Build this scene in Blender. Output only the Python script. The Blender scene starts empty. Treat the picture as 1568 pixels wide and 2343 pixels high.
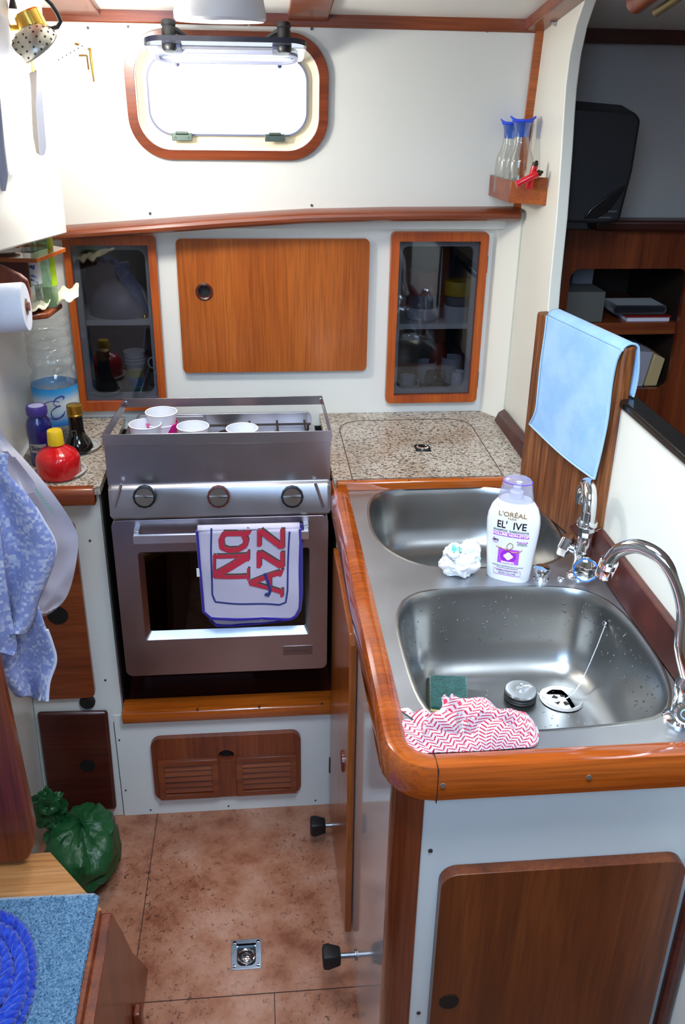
import bpy, bmesh, math, random
from mathutils import Vector, Matrix, geometry
random.seed(7)
R = math.radians
SC = bpy.context.scene
COL = SC.collection

# ------------------------------------------------------------------ camera
CAM = Vector((0, 0, 1.55)); F = 2093.05; PI_, YA, RO = .4444, .1011, .0169
fw = Vector((math.sin(YA)*math.cos(PI_), math.cos(YA)*math.cos(PI_), -math.sin(PI_)))
r0 = Vector((math.cos(YA), -math.sin(YA), 0)); u0 = r0.cross(fw)
rr_ = r0*math.cos(RO)+u0*math.sin(RO); uu_ = -r0*math.sin(RO)+u0*math.cos(RO)
cd = bpy.data.cameras.new('camera'); cam = bpy.data.objects.new('camera', cd); COL.objects.link(cam)
cd.sensor_fit = 'VERTICAL'; cd.sensor_height = 24.0; cd.lens = F/2343*24.0; cd.clip_start = .02
mw = Matrix((rr_, uu_, -fw)).transposed().to_4x4(); mw.translation = CAM; cam.matrix_world = mw
SC.camera = cam
SC.view_settings.view_transform = 'Standard'; SC.view_settings.look = 'None'
SC.view_settings.exposure = 0.0; SC.view_settings.gamma = 1.0; SC.view_settings.use_curve_mapping = False

# ------------------------------------------------------------------ light
wd = bpy.data.worlds.new('daylight'); SC.world = wd; wd.use_nodes = True
bg = wd.node_tree.nodes['Background']; bg.inputs[0].default_value = (.82, .92, 1, 1); bg.inputs[1].default_value = 6.0
def area(name, loc, target, sx, sy, power, col=(1, 1, 1), spread=180):
    l = bpy.data.lights.new(name, 'AREA'); l.shape = 'RECTANGLE'; l.size = sx; l.size_y = sy; l.energy = power; l.color = col
    l.spread = R(spread)
    o = bpy.data.objects.new(name, l); COL.objects.link(o); o.location = loc
    o.rotation_euler = (Vector(target)-Vector(loc)).to_track_quat('-Z', 'Y').to_euler(); return o
area('companionway_daylight', (-.22, -.30, 1.72), (.50, 1.0, .60), .6, .5, 6.2, (.40, .645, 1), 110)
area('hatch_daylight', (.20, .66, 1.83), (.42, 1.10, .85), .42, .42, 8.5, (.72, .85, 1), 105)
pl = bpy.data.lights.new('reading_lamp_light', 'POINT'); pl.energy = 7.6; pl.color = (1, .98, .93); pl.shadow_soft_size = .035
po = bpy.data.objects.new('reading_lamp_light', pl); COL.objects.link(po); po.location = (-.235, 1.60, 1.52)

area('ceiling_lamp_light', (-.058, 1.55, 1.612), (-.058, 1.56, 0), .09, .09, 1.3, (1, .95, .85))

# ------------------------------------------------------------------ helpers
def U(px, py, **k):
    "ray through a photo pixel met with the plane x=, y= or z="
    d = fw+rr_*((px-784)/F)+uu_*((1171.5-py)/F)
    (a, v), = k.items(); i = 'xyz'.index(a)
    return CAM+d*((v-CAM[i])/d[i])
WL = {}
def thing(name, label, cat, loc=(0, 0, 0), rz=0, group=None):
    o = bpy.data.objects.new(name, None); o.empty_display_size = .02; COL.objects.link(o)
    o.location = loc; o.rotation_euler = (0, 0, rz); o['label'] = label; o['category'] = cat
    if group: o['group'] = group
    WL[o.name] = Vector(loc); return o
def tag(o, label, cat, group=None):
    o['label'] = label; o['category'] = cat
    if group: o['group'] = group
    return o
def struct(o): o['kind'] = 'structure'; return o
def copy_tree(o, parent=None):
    c = o.copy(); COL.objects.link(c); c.parent = parent; WL[c.name] = WL.get(o.name, Vector())
    for ch in [q for q in bpy.data.objects if q.parent == o]: copy_tree(ch, c)
    return c
def rr(x0, x1, y0, y1, r, n=6):
    if not isinstance(r, (list, tuple)): r = [r]*4
    out = []
    for (cx, cy, a, q) in ((x1-r[0], y1-r[0], 0, r[0]), (x0+r[1], y1-r[1], 90, r[1]), (x0+r[2], y0+r[2], 180, r[2]), (x1-r[3], y0+r[3], 270, r[3])):
        for i in range(n+1):
            t = R(a+90*i/n); out.append((cx+q*math.cos(t), cy+q*math.sin(t)))
    return out
AX = {'z': lambda u, v, w: (u, v, w), 'y': lambda u, v, w: (u, w, v), 'x': lambda u, v, w: (w, u, v)}
class MB:
    def __init__(s): s.v = []; s.f = []; s.smooth = []
    def add(s, vs, fs, sm=False):
        b = len(s.v); s.v += [tuple(q) for q in vs]; s.f += [tuple(b+i for i in f) for f in fs]; s.smooth += [sm]*len(fs); return s
    def box(s, x0, x1, y0, y1, z0, z1):
        v = [(x, y, z) for x in (x0, x1) for y in (y0, y1) for z in (z0, z1)]
        return s.add(v, [(0, 1, 3, 2), (4, 6, 7, 5), (0, 4, 5, 1), (2, 3, 7, 6), (0, 2, 6, 4), (1, 5, 7, 3)])
    def hexa(s, p):  # 8 points, bottom 4 then top 4
        return s.add(p, [(0, 3, 2, 1), (4, 5, 6, 7), (0, 1, 5, 4), (1, 2, 6, 5), (2, 3, 7, 6), (3, 0, 4, 7)])
    def prism(s, poly, ax, a, b, holes=(), fn=None):
        m = fn or AX[ax]; loops = [list(poly)]+[list(h) for h in holes]
        flat = [q for l in loops for q in l]
        tr = geometry.tessellate_polygon([[Vector((q[0], q[1], 0)) for q in l] for l in loops])
        n = len(flat); vs = [m(q[0], q[1], a) for q in flat]+[m(q[0], q[1], b) for q in flat]
        fs = [tuple(t) for t in tr]+[tuple(i+n for i in reversed(t)) for t in tr]
        o = 0
        for l in loops:
            k = len(l)
            for i in range(k): j = (i+1) % k; fs.append((o+i, o+j, o+j+n, o+i+n))
            o += k
        return s.add(vs, fs)
    def loft(s, loops, caps=(True, True), sm=True, closed=True):
        n = len(loops[0]); b = len(s.v); fs = []
        for i in range(len(loops)-1):
            for j in range(n if closed else n-1):
                k = (j+1) % n; fs.append((i*n+j, i*n+k, (i+1)*n+k, (i+1)*n+j))
        s.add([q for l in loops for q in l], fs, sm)
        if caps[0]: s.f.append(tuple(b+j for j in reversed(range(n)))); s.smooth.append(False)
        if caps[1]: s.f.append(tuple(b+(len(loops)-1)*n+j for j in range(n))); s.smooth.append(False)
        return s
    def lathe(s, prof, c=(0, 0, 0), seg=28, d=(0, 0, 1), caps=(True, True), fn=None):
        q = Vector((0, 0, 1)).rotation_difference(Vector(d).normalized()); c = Vector(c); loops = []
        for (r, z) in prof:
            l = []
            for i in range(seg):
                t = 2*math.pi*i/seg; rad = max(r, 1e-5)*(fn(t, z) if fn else 1)
                l.append(c+q @ Vector((rad*math.cos(t), rad*math.sin(t), z)))
            loops.append(l)
        return s.loft(loops, caps)
    def cyl(s, p0, p1, r, seg=16, r1=None):
        p0 = Vector(p0); p1 = Vector(p1); L = (p1-p0).length
        return s.lathe([(r, 0), (r if r1 is None else r1, L)], p0, seg, p1-p0)
    def tube(s, pts, r, seg=8, caps=True, closed=False):
        pts = [Vector(p) for p in pts]; n = len(pts); rs = r if isinstance(r, (list, tuple)) else [r]*n
        loops = []; nrm = None
        for i in range(n):
            a = pts[i-1] if (i > 0 or closed) else pts[i]; b = pts[(i+1) % n] if (i < n-1 or closed) else pts[i]
            t = (b-a).normalized() if (b-a).length > 1e-9 else Vector((0, 0, 1))
            if nrm is None: nrm = t.orthogonal().normalized()
            nrm = (nrm-t*nrm.dot(t)); nrm = nrm.normalized() if nrm.length > 1e-6 else t.orthogonal().normalized()
            bi = t.cross(nrm)
            loops.append([pts[i]+(nrm*math.cos(2*math.pi*k/seg)+bi*math.sin(2*math.pi*k/seg))*rs[i] for k in range(seg)])
        if closed: loops.append(loops[0]); caps = False
        return s.loft(loops, (caps, caps))
    def sphere(s, c, r, sx=1, sy=1, sz=1, n=14, m=10):
        loops = []
        for i in range(m+1):
            a = math.pi*i/m-math.pi/2
            loops.append([(c[0]+r*sx*max(math.cos(a), 1e-4)*math.cos(2*math.pi*k/n), c[1]+r*sy*max(math.cos(a), 1e-4)*math.sin(2*math.pi*k/n), c[2]+r*sz*math.sin(a)) for k in range(n)])
        return s.loft(loops, (True, True))
    def grid(s, fn, nu, nv, sm=True):
        vs = [fn(i/nu, j/nv) for j in range(nv+1) for i in range(nu+1)]
        fs = [(j*(nu+1)+i, j*(nu+1)+i+1, (j+1)*(nu+1)+i+1, (j+1)*(nu+1)+i) for j in range(nv) for i in range(nu)]
        return s.add(vs, fs, sm)
    def build(s, name, mat, parent=None, bevel=0, seg=2, world=True, solid=0, sub=0, doubles=False, off=-1):
        o0 = Vector()
        if parent is not None and world: o0 = WL[parent.name]
        elif parent is None and s.v:
            c = Vector(); lo = [min(q[k] for q in s.v) for k in range(3)]; hi = [max(q[k] for q in s.v) for k in range(3)]
            o0 = Vector(((lo[0]+hi[0])/2, (lo[1]+hi[1])/2, lo[2]))
        me = bpy.data.meshes.new(name); me.from_pydata([tuple(Vector(q)-o0) for q in s.v], [], s.f)
        for p, sm in zip(me.polygons, s.smooth): p.use_smooth = sm
        bm = bmesh.new(); bm.from_mesh(me)
        if doubles: bmesh.ops.remove_doubles(bm, verts=bm.verts, dist=1e-6)
        bmesh.ops.recalc_face_normals(bm, faces=bm.faces); bm.to_mesh(me); bm.free(); me.set_sharp_from_angle(angle=R(38))
        me.materials.append(mat); o = bpy.data.objects.new(name, me); COL.objects.link(o)
        if parent is not None: o.parent = parent; WL[o.name] = WL[parent.name]
        else: o.location = o0; WL[o.name] = o0
        if solid: m = o.modifiers.new('t', 'SOLIDIFY'); m.thickness = solid; m.offset = off
        if bevel:
            m = o.modifiers.new('b', 'BEVEL'); m.width = bevel; m.segments = seg; m.limit_method = 'ANGLE'; m.angle_limit = R(40); m.harden_normals = False
        if sub: m = o.modifiers.new('s', 'SUBSURF'); m.levels = sub; m.render_levels = sub
        return o
def text(name, body, size, mat, parent, fn, bold=0.0, depth=.0004, xs=1.0, align='CENTER', spacing=1.0):
    "lettering as a mesh; fn maps the flat (u, v, depth) of the writing to a point in the parent's frame"
    c = bpy.data.curves.new(name, 'FONT'); c.body = body; c.size = size; c.extrude = depth; c.offset = bold; c.align_x = align; c.align_y = 'CENTER'; c.resolution_u = 3; c.space_character = spacing
    o = bpy.data.objects.new(name, c); COL.objects.link(o); bpy.context.view_layer.update()
    me = bpy.data.meshes.new_from_object(o.evaluated_get(bpy.context.evaluated_depsgraph_get()))
    bpy.data.objects.remove(o); bpy.data.curves.remove(c)
    for v in me.vertices: v.co = Vector(fn(v.co.x*xs, v.co.y, v.co.z))
    bm = bmesh.new(); bm.from_mesh(me); bmesh.ops.recalc_face_normals(bm, faces=bm.faces); bm.to_mesh(me); bm.free()
    me.materials.clear(); me.materials.append(mat); o = bpy.data.objects.new(name, me); COL.objects.link(o); o.parent = parent
    WL[o.name] = WL[parent.name]; return o

def curve(pts, v):
    n = len(pts)-1; x = min(max(v, 0), 1)*n; i = min(int(x), n-1); f_ = x-i
    p0, p1, p2, p3 = pts[max(i-1, 0)], pts[i], pts[i+1], pts[min(i+2, n)]
    return tuple(.5*((2*b_)+(c_-a_)*f_+(2*a_-5*b_+4*c_-d__)*f_*f_+(3*b_-a_-3*c_+d__)*f_**3) for a_, b_, c_, d__ in zip(p0, p1, p2, p3))

# ------------------------------------------------------------------ materials
def newmat(name):
    m = bpy.data.materials.new(name); m.use_nodes = True; nt = m.node_tree; b = nt.nodes['Principled BSDF']; return m, nt, b
def C(h):
    h = h.lstrip('#'); v = [int(h[i:i+2], 16)/255 for i in (0, 2, 4)]
    return tuple((q/12.92 if q <= .04045 else ((q+.055)/1.055)**2.4) for q in v)+(1,)
def P(name, col, rough=.5, metal=0, coat=0, emis=0, bump=0, bscale=200, spec=.5, sheen=0, trans=0, sss=0):
    m, nt, b = newmat(name); b.inputs['Base Color'].default_value = C(col); b.inputs['Roughness'].default_value = rough; b.inputs['Metallic'].default_value = metal
    b.inputs['Coat Weight'].default_value = coat; b.inputs['Coat Roughness'].default_value = .08; b.inputs['Specular IOR Level'].default_value = spec
    b.inputs['Sheen Weight'].default_value = sheen; b.inputs['Transmission Weight'].default_value = trans
    if sss: b.inputs['Subsurface Weight'].default_value = sss; b.inputs['Subsurface Scale'].default_value = .01
    if emis: b.inputs['Emission Color'].default_value = C(col); b.inputs['Emission Strength'].default_value = emis
    if bump: addbump(nt, b, bscale, bump)
    return m
def coords(nt, scale=(1, 1, 1), rot=(0, 0, 0)):
    t = nt.nodes.new('ShaderNodeTexCoord'); mp = nt.nodes.new('ShaderNodeMapping'); mp.inputs['Scale'].default_value = scale; mp.inputs['Rotation'].default_value = rot
    nt.links.new(t.outputs['Object'], mp.inputs['Vector']); return mp.outputs['Vector']
def noise(nt, vec, scale, detail=4, rough=.55, dist=0):
    n = nt.nodes.new('ShaderNodeTexNoise'); n.inputs['Scale'].default_value = scale; n.inputs['Detail'].default_value = detail; n.inputs['Roughness'].default_value = rough; n.inputs['Distortion'].default_value = dist
    if vec is not None: nt.links.new(vec, n.inputs['Vector'])
    return n.outputs['Fac']
def ramp(nt, fac, stops, interp='LINEAR'):
    r = nt.nodes.new('ShaderNodeValToRGB'); e = r.color_ramp.elements; r.color_ramp.interpolation = interp
    while len(e) > 1: e.remove(e[-1])
    e[0].position = stops[0][0]; e[0].color = C(stops[0][1])
    for p, c in stops[1:]: q = e.new(p); q.color = C(c)
    nt.links.new(fac, r.inputs['Fac']); return r.outputs['Color']
def mix(nt, a, b, fac, typ='MIX'):
    m = nt.nodes.new('ShaderNodeMix'); m.data_type = 'RGBA'; m.blend_type = typ
    for s, i in ((fac, 0), (a, 6), (b, 7)):
        if hasattr(s, 'links'): nt.links.new(s, m.inputs[i])
        elif i == 0: m.inputs[0].default_value = s
        else: m.inputs[i].default_value = s
    return m.outputs[2]
def addbump(nt, b, scale, strength, vec=None, fac=None, dist=.001):
    if fac is None: fac = noise(nt, vec if vec is not None else coords(nt), scale, 3)
    bp = nt.nodes.new('ShaderNodeBump'); bp.inputs['Strength'].default_value = strength; bp.inputs['Distance'].default_value = dist
    nt.links.new(fac, bp.inputs['Height']); nt.links.new(bp.outputs['Normal'], b.inputs['Normal'])
def wood(name, dark, mid, light, grain='z', rough=.28, coat=.35, wav=1.0):
    m, nt, b = newmat(name); k = 2.0; s = {'x': (k, 26, 26), 'y': (26, k, 26), 'z': (26, 26, k)}[grain]
    v = coords(nt, s); n1 = noise(nt, v, 1.0, 3, .5, .6*wav)
    s2 = {'x': (8, 260, 260), 'y': (260, 8, 260), 'z': (260, 260, 8)}[grain]; n2 = noise(nt, coords(nt, s2), 1.0, 2, .6)
    c1 = ramp(nt, n1, [(.28, dark), (.5, mid), (.75, light)]); c2 = ramp(nt, n2, [(.3, '#a6a09a'), (.6, '#ffffff')])
    nt.links.new(mix(nt, c1, c2, .55, 'MULTIPLY'), b.inputs['Base Color'])
    b.inputs['Roughness'].default_value = rough; b.inputs['Coat Weight'].default_value = coat; b.inputs['Coat Roughness'].default_value = .12
    addbump(nt, b, 1, .04, fac=n2); return m
TEAK_Z = wood('varnished teak upright grain', '#984c18', '#a6561c', '#b26224', 'z')
TEAK_X = wood('varnished teak level grain', '#803410', '#9c4c18', '#b06024', 'x')
TEAK_Y = wood('varnished teak fore grain', '#8a3a10', '#a85218', '#ba6424', 'y', .22, .5)
TRIM_X = wood('glossy orange trim', '#a44a10', '#b05616', '#bc621e', 'x', .2, .6)
MAHO_X = wood('red mahogany level grain', '#6e2c14', '#86401e', '#985028', 'x', .35, .3)
MAHO_Z = wood('red mahogany upright grain', '#602410', '#7a3618', '#8c4420', 'z', .35, .3)
DOOR_O = wood('orange cabinet frame', '#963a08', '#aa4a0c', '#b85812', 'z', .4, .2)
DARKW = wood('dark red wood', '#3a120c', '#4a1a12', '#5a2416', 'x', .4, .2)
STEPW = wood('pale worn tread wood', '#a86a34', '#c08248', '#cc925a', 'x', .5, .0)
BOARDW = wood('scratched brown board', '#48220f', '#7a4420', '#a06436', 'z', .5, .05, 7)
LAM = P('white laminate', '#dedfda', .28, coat=.15, bump=.015, bscale=600)
LAMC = P('cream laminate', '#eceade', .32, bump=.015, bscale=600)
CEIL = P('ceiling panel white', '#eaeae4', .5)
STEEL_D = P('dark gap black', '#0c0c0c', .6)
BLACKP = P('black plastic', '#15161a', .42, bump=.05, bscale=900)
RUBBER = P('black rubber', '#141414', .55)
CHROME = P('chrome', '#e6e8ec', .06, 1)
BRASS = P('brass', '#c9a04a', .25, 1)
WHITEP = P('white plastic', '#e8e8e8', .35, sss=.1)
def steel(name, col='#a9a8ad', r0=.26, r1=.40, sc=(4, 300, 300)):
    mixc = '#'+''.join('%02x' % int(int(col[i:i+2], 16)*.93) for i in (1, 3, 5))
    m, nt, b = newmat(name); b.inputs['Metallic'].default_value = 1
    v = coords(nt, sc); n = noise(nt, v, 1, 3); n3 = noise(nt, coords(nt), 9, 2, .5)
    c = ramp(nt, n3, [(.25, mixc), (.75, col)]); nt.links.new(c, b.inputs['Base Color'])
    mr = nt.nodes.new('ShaderNodeMapRange'); mr.inputs[3].default_value = r0; mr.inputs[4].default_value = r1; nt.links.new(n3, mr.inputs[0]); nt.links.new(mr.outputs[0], b.inputs['Roughness'])
    addbump(nt, b, 1, .02, fac=n); return m
STEEL = steel('brushed stainless', '#bcbac0'); SINKS = steel('sink stainless', '#c4c6ca', .36, .5, (200, 30, 200)); 
BOWLS = steel('sink bowl stainless', '#a4a4a2', .24, .34, (60, 60, 60))
def granite():
    m, nt, b = newmat('speckled stone laminate'); v = coords(nt)
    n = noise(nt, v, 170, 2, .7); c = ramp(nt, n, [(.33, '#3c3630'), (.42, '#8a7c6c'), (.5, '#b0a698'), (.6, '#c9c4bb'), (.7, '#8f7b66')], 'LINEAR')
    n2 = noise(nt, v, 7, 3); c2 = ramp(nt, n2, [(.4, '#c8ae96'), (.6, '#ffffff')])
    nt.links.new(mix(nt, c, c2, .5, 'MULTIPLY'), b.inputs['Base Color']); b.inputs['Roughness'].default_value = .35; return m
GRAN = granite()
def cork():
    m, nt, b = newmat('cork floor with joints'); v = coords(nt)
    n = noise(nt, v, 11, 6, .65); c = ramp(nt, n, [(.33, '#83492f'), (.48, '#a66f54'), (.66, '#b98a73')])
    n2 = noise(nt, v, 95, 5, .75, .8); c2 = ramp(nt, n2, [(.36, '#5a3020'), (.44, '#ffffff')])
    n3 = noise(nt, v, 4.5, 2, .5); f3 = nt.nodes.new('ShaderNodeMapRange'); f3.inputs[1].default_value = .45; f3.inputs[2].default_value = .6; f3.inputs[3].default_value = .3; f3.inputs[4].default_value = .95; nt.links.new(n3, f3.inputs[0])
    nt.links.new(mix(nt, c, c2, f3.outputs[0], 'MULTIPLY'), b.inputs['Base Color']); b.inputs['Roughness'].default_value = .42
    addbump(nt, b, 1, .06, fac=n2); return m
CORK = cork()
def clear(name, tint=(1, 1, 1, 1), gl=.1, edge=.5, rough=.03, body=None, bodyf=0.0):
    "thin clear plastic or glass: transparent, glossy towards the rim"
    m = bpy.data.materials.new(name); m.use_nodes = True; nt = m.node_tree; nt.nodes.clear(); L = nt.links.new
    out = nt.nodes.new('ShaderNodeOutputMaterial'); t = nt.nodes.new('ShaderNodeBsdfTransparent'); g = nt.nodes.new('ShaderNodeBsdfGlossy'); g.inputs['Roughness'].default_value = rough
    t.inputs[0].default_value = tint; lw = nt.nodes.new('ShaderNodeLayerWeight'); lw.inputs[0].default_value = .35
    mr = nt.nodes.new('ShaderNodeMapRange'); mr.inputs[3].default_value = gl; mr.inputs[4].default_value = edge; L(lw.outputs['Facing'], mr.inputs[0])
    mx = nt.nodes.new('ShaderNodeMixShader'); L(mr.outputs[0], mx.inputs[0]); L(t.outputs[0], mx.inputs[1]); L(g.outputs[0], mx.inputs[2]); last = mx.outputs[0]
    if body:
        d = nt.nodes.new('ShaderNodeBsdfDiffuse'); d.inputs[0].default_value = C(body); m2 = nt.nodes.new('ShaderNodeMixShader'); m2.inputs[0].default_value = bodyf
        L(last, m2.inputs[1]); L(d.outputs[0], m2.inputs[2]); last = m2.outputs[0]
    L(last, out.inputs[0]); return m
GLASS = clear('cabinet glass', (.58, .60, .64, 1), .06, .35)
CLEAR = clear('clear plastic', (.93, .95, .96, 1), .05, .45, .06, '#d8dde0', .07)
CARAFE = clear('carafe glass', (.95, .96, .95, 1), .06, .6, .03)
ACRYL = clear('tinted acrylic', (.88, .91, .97, 1), .05, .3, .05, '#b4bcd8', .12)
def fabric(name, col, bump=.4, sc=900, col2=None, csc=40):
    m, nt, b = newmat(name); b.inputs['Roughness'].default_value = .95; b.inputs['Sheen Weight'].default_value = .4; b.inputs['Specular IOR Level'].default_value = .1
    n = noise(nt, coords(nt), sc, 2)
    if col2: nt.links.new(ramp(nt, noise(nt, coords(nt), csc, 4), [(.38, col), (.62, col2)]), b.inputs['Base Color'])
    else: b.inputs['Base Color'].default_value = C(col)
    addbump(nt, b, 1, bump, fac=n, dist=.002); return m
# ------------------------------------------------------------------ setting
XL, XS, YF, YH, XB = -.3074, .1576, 1.647, 2.0, .565   # recess left, sink cabinet side, front panel, hull lining, bulkhead
ZC = .847
def yu(z): return 1.972-.13*(z-1.28)                     # upper hull panel leans in a little
def ceil_z(y): return 1.652+.17*(1.93-y)
fl = struct(MB().box(-.75, 2.2, -1.1, 2.35, -.03, 0).build('floor', CORK))
# joints between the cork floor boards, cut as thin dark lines lying in the floor
def joint(n, a, b, w=.0016):
    m = MB(); d = (Vector(b)-Vector(a)).normalized(); s = Vector((d.y, -d.x))*w/2
    p = [Vector(a)-s, Vector(b)-s, Vector(b)+s, Vector(a)+s]
    m.hexa([(q.x, q.y, -.002) for q in p]+[(q.x, q.y, .0006) for q in p]); return struct(m.build(n, P('joint', '#3a2a22', .9)))
joint('trim_1', (-.252, YF), (-.26, 1.163)); joint('trim_2', (-.26, 1.163), (.157, 1.163)); joint('trim_3', (.005, 1.162), (.005, .6))
wl = MB(); wl.hexa([(-.53, -1.1, 0), (-.502, -1.1, 0), (-.502, 2.05, 0), (-.53, 2.05, 0), (-.53, -1.1, 2.0), (-.448, -1.1, 2.0), (-.448, 2.05, 2.0), (-.53, 2.05, 2.0)]); struct(wl.build('wall_left', LAM))
struct(MB().box(-.75, 2.2, -1.13, -1.1, 0, 2.3).build('wall_back', LAMC))
struct(MB().box(2.2, 2.23, -1.1, 2.35, 0, 2.3).build('wall_right', P('cabin lining dark', '#8a7a68', .6)))
cm = MB(); 
def cpiece(x0, x1, y0, y1):
    cm.hexa([(x0, y0, ceil_z(y0)), (x1, y0, ceil_z(y0)), (x1, y1, ceil_z(y1)), (x0, y1, ceil_z(y1)), (x0, y0, ceil_z(y0)+.03), (x1, y0, ceil_z(y0)+.03), (x1, y1, ceil_z(y1)+.03), (x0, y1, ceil_z(y1)+.03)])
cpiece(-.75, 2.2, .85, 2.02); cpiece(-.75, 0, .4, .85); cpiece(.44, 2.2, .4, .85); cpiece(-.75, 2.2, -1.13, .4)
struct(cm.build('ceiling', CEIL))
# lower hull lining with two rounded cupboard openings
LC = (-.388, -.199, .867, 1.247); RC = (.296, .507, .875, 1.254)
holeL = rr(LC[0]+.026, LC[1]-.026, LC[2]+.034, LC[3]-.032, .018); holeR = rr(RC[0]+.027, RC[1]-.026, RC[2]+.028, RC[3]-.032, .014)
w = MB(); w.prism([(-.55, .80), (.523, .80), (.523, 1.30), (-.55, 1.30)], 'y', YH, YH+.014, [holeL, holeR])
struct(w.build('wall_hull_lower', LAM))
w = MB(); w.hexa([(.521, YH, .80), (.56, 1.935, .80), (.57, 1.945, .80), (.53, 2.014, .80), (.521, YH, 1.30), (.56, 1.935, 1.30), (.57, 1.945, 1.30), (.53, 2.014, 1.30)])
struct(w.build('wall_corner', LAMC))
# upper hull panel with the port cut out
wx0, wx1, wz0, wz1 = -.213, .140, 1.413, 1.607
PORT = rr(wx0, wx1, wz0, wz1, .062, 10)
lean = lambda u, v, ww: (u, yu(v)+ww, v)
w = MB(); w.prism([(-.56, 1.262), (XB, 1.262), (XB, 1.67), (-.56, 1.67)], 'y', 0, .014, [PORT], fn=lean)
struct(w.build('wall_hull_upper', LAM))
# hull outside the lining, with the same port opening
w = MB(); w.prism([(-.75, -.1), (2.2, -.1), (2.2, 2.2), (-.75, 2.2)], 'y', 2.34, 2.36, [rr(wx0-.18, wx1+.18, wz0-.12, wz1+.32, .1)]); struct(w.build('wall_hull_outer', P('hull paint', '#c8c8c4', .6)))
# main bulkhead with curved free edge and the half wall in front of it
edge = [(1.713, 1.093), (1.713, 1.145), (1.719, 1.2), (1.724, 1.32), (1.738, 1.43), (1.75, 1.5), (1.755, 1.54), (1.752, 1.59), (1.735, 1.635), (1.705, 1.672), (1.66, 1.70)]
poly = [(2.34, 0), (2.34, 1.72)]+[(1.66, 1.72)]+edge[::-1]+[(.70, 1.092), (.70, 0)]
struct(MB().prism(poly, 'x', XB, XB+.022).build('wall_bulkhead', LAMC, bevel=.002))
# top rail of the half wall: dark polished channel with wood below
t = MB(); t.box(XB-.004, XB+.03, .70, 1.70, 1.092, 1.106); struct(t.build('trim_4', P('polished dark rail', '#26221f', .15, .6), bevel=.004))
# edge strip, hull-bulkhead corner strip, ceiling trims
a = Vector((.553, yu(1.29)-.004, 1.29)); b = Vector((.553, yu(1.63)-.004, 1.63))
t = MB(); t.hexa([(.549, yu(1.3)-.006, 1.30), (.566, yu(1.3)-.006, 1.30), (.566, yu(1.3)+.01, 1.30), (.549, yu(1.3)+.01, 1.30), (.549, yu(1.64)-.006, 1.64), (.566, yu(1.64)-.006, 1.64), (.566, yu(1.64)+.01, 1.64), (.549, yu(1.64)+.01, 1.64)])
struct(t.build('trim_5', TRIM_X))
t = MB()
def rib(x0, x1, z0a, z1a, z0b, z1b, ya):
    t.hexa([(x0, ya-.014, z0a), (x1, ya-.014, z0b), (x1, ya+.02, z0b), (x0, ya+.02, z0a), (x0, ya-.014, z1a), (x1, ya-.014, z1b), (x1, ya+.02, z1b), (x0, ya+.02, z1a)])
rib(-.56, .005, 1.632, 1.66, 1.632, 1.66, 1.935); rib(.0052, .566, 1.632, 1.66, 1.630, 1.66, 1.935)
tt = struct(t.build('trim_6', MAHO_X, bevel=.003))
for i, (x0, x1) in enumerate(((.078, .152), (-.34, -.262))):
    t = MB(); y0, y1 = 1.0, 1.92
    t.hexa([(x0, y0, ceil_z(y0)-.012), (x1, y0, ceil_z(y0)-.012), (x1, y1, ceil_z(y1)-.012), (x0, y1, ceil_z(y1)-.012), (x0, y0, ceil_z(y0)+.005), (x1, y0, ceil_z(y0)+.005), (x1, y1, ceil_z(y1)+.005), (x0, y1, ceil_z(y1)+.005)])
    struct(t.build('trim_%d' % (7+i), MAHO_X, bevel=.003))
t = MB(); y0, y1 = 1.3, 1.93
t.hexa([(.528, y0, ceil_z(y0)-.02), (.566, y0, ceil_z(y0)-.02), (.566, y1, ceil_z(y1)-.02), (.528, y1, ceil_z(y1)-.02), (.528, y0, ceil_z(y0)+.005), (.566, y0, ceil_z(y0)+.005), (.566, y1, ceil_z(y1)+.005), (.528, y1, ceil_z(y1)+.005)])
struct(t.build('trim_9', MAHO_X, bevel=.003))

# hand rail under the upper panel
h = MB(); pts = [U(40, 540, y=1.94), U(155, 533, y=1.94), U(350, 519, y=1.94), U(520, 506, y=1.94), U(700, 495, y=1.94), U(900, 490.5, y=1.94), U(1187, 489, y=1.94)]
loops = [[(p.x, 1.94+c*.024, p.z+s_*.0115) for c, s_ in ((-1, -.6), (-1.1, 0), (-1, .6), (-.6, 1), (1.4, 1), (1.4, -1), (-.6, -1))] for p in pts]
h.loft(loops); ho = tag(h.build('hand_rail', MAHO_X, bevel=.002), 'long curved reddish wooden hand rail along the hull below the port', 'rail')
def screws(parent, pts, n=(0, -1, 0), r=.0024, mat=None):
    for p in pts:
        MB().cyl(p, Vector(p)+Vector(n)*.0012, r, 10).build('screw', mat or SCREW, parent)
SCREW = P('screw grey', '#55504c', .4, .6)
for i, p in enumerate([(205, 65), (296, 62), (712, 67), (341, 492), (715, 473), (1110, 72)]):
    q = U(*p, y=1.945); q.y = yu(q.z)-.0004
    tag(MB().cyl(q, q+Vector((0, -.0015, 0)), .0026, 10).build('screw', SCREW), ['screw in the hull panel below the left ceiling beam', 'screw in the hull panel above the left end of the port', 'screw in the hull panel above the right end of the port', 'screw just above the hand rail below the left end of the port', 'screw above the middle of the hand rail', 'screw below the right end of the ceiling trim'][i], 'screw')
q = U(1273, 52, x=XB-.0005)
tag(MB().lathe([(.006, 0), (.006, .003), (.0035, .004), (.0035, .010)], q, 14, (-1, 0, 0)).build('bolt', STEEL), 'small metal bolt at the top of the white bulkhead', 'bolt')

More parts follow.
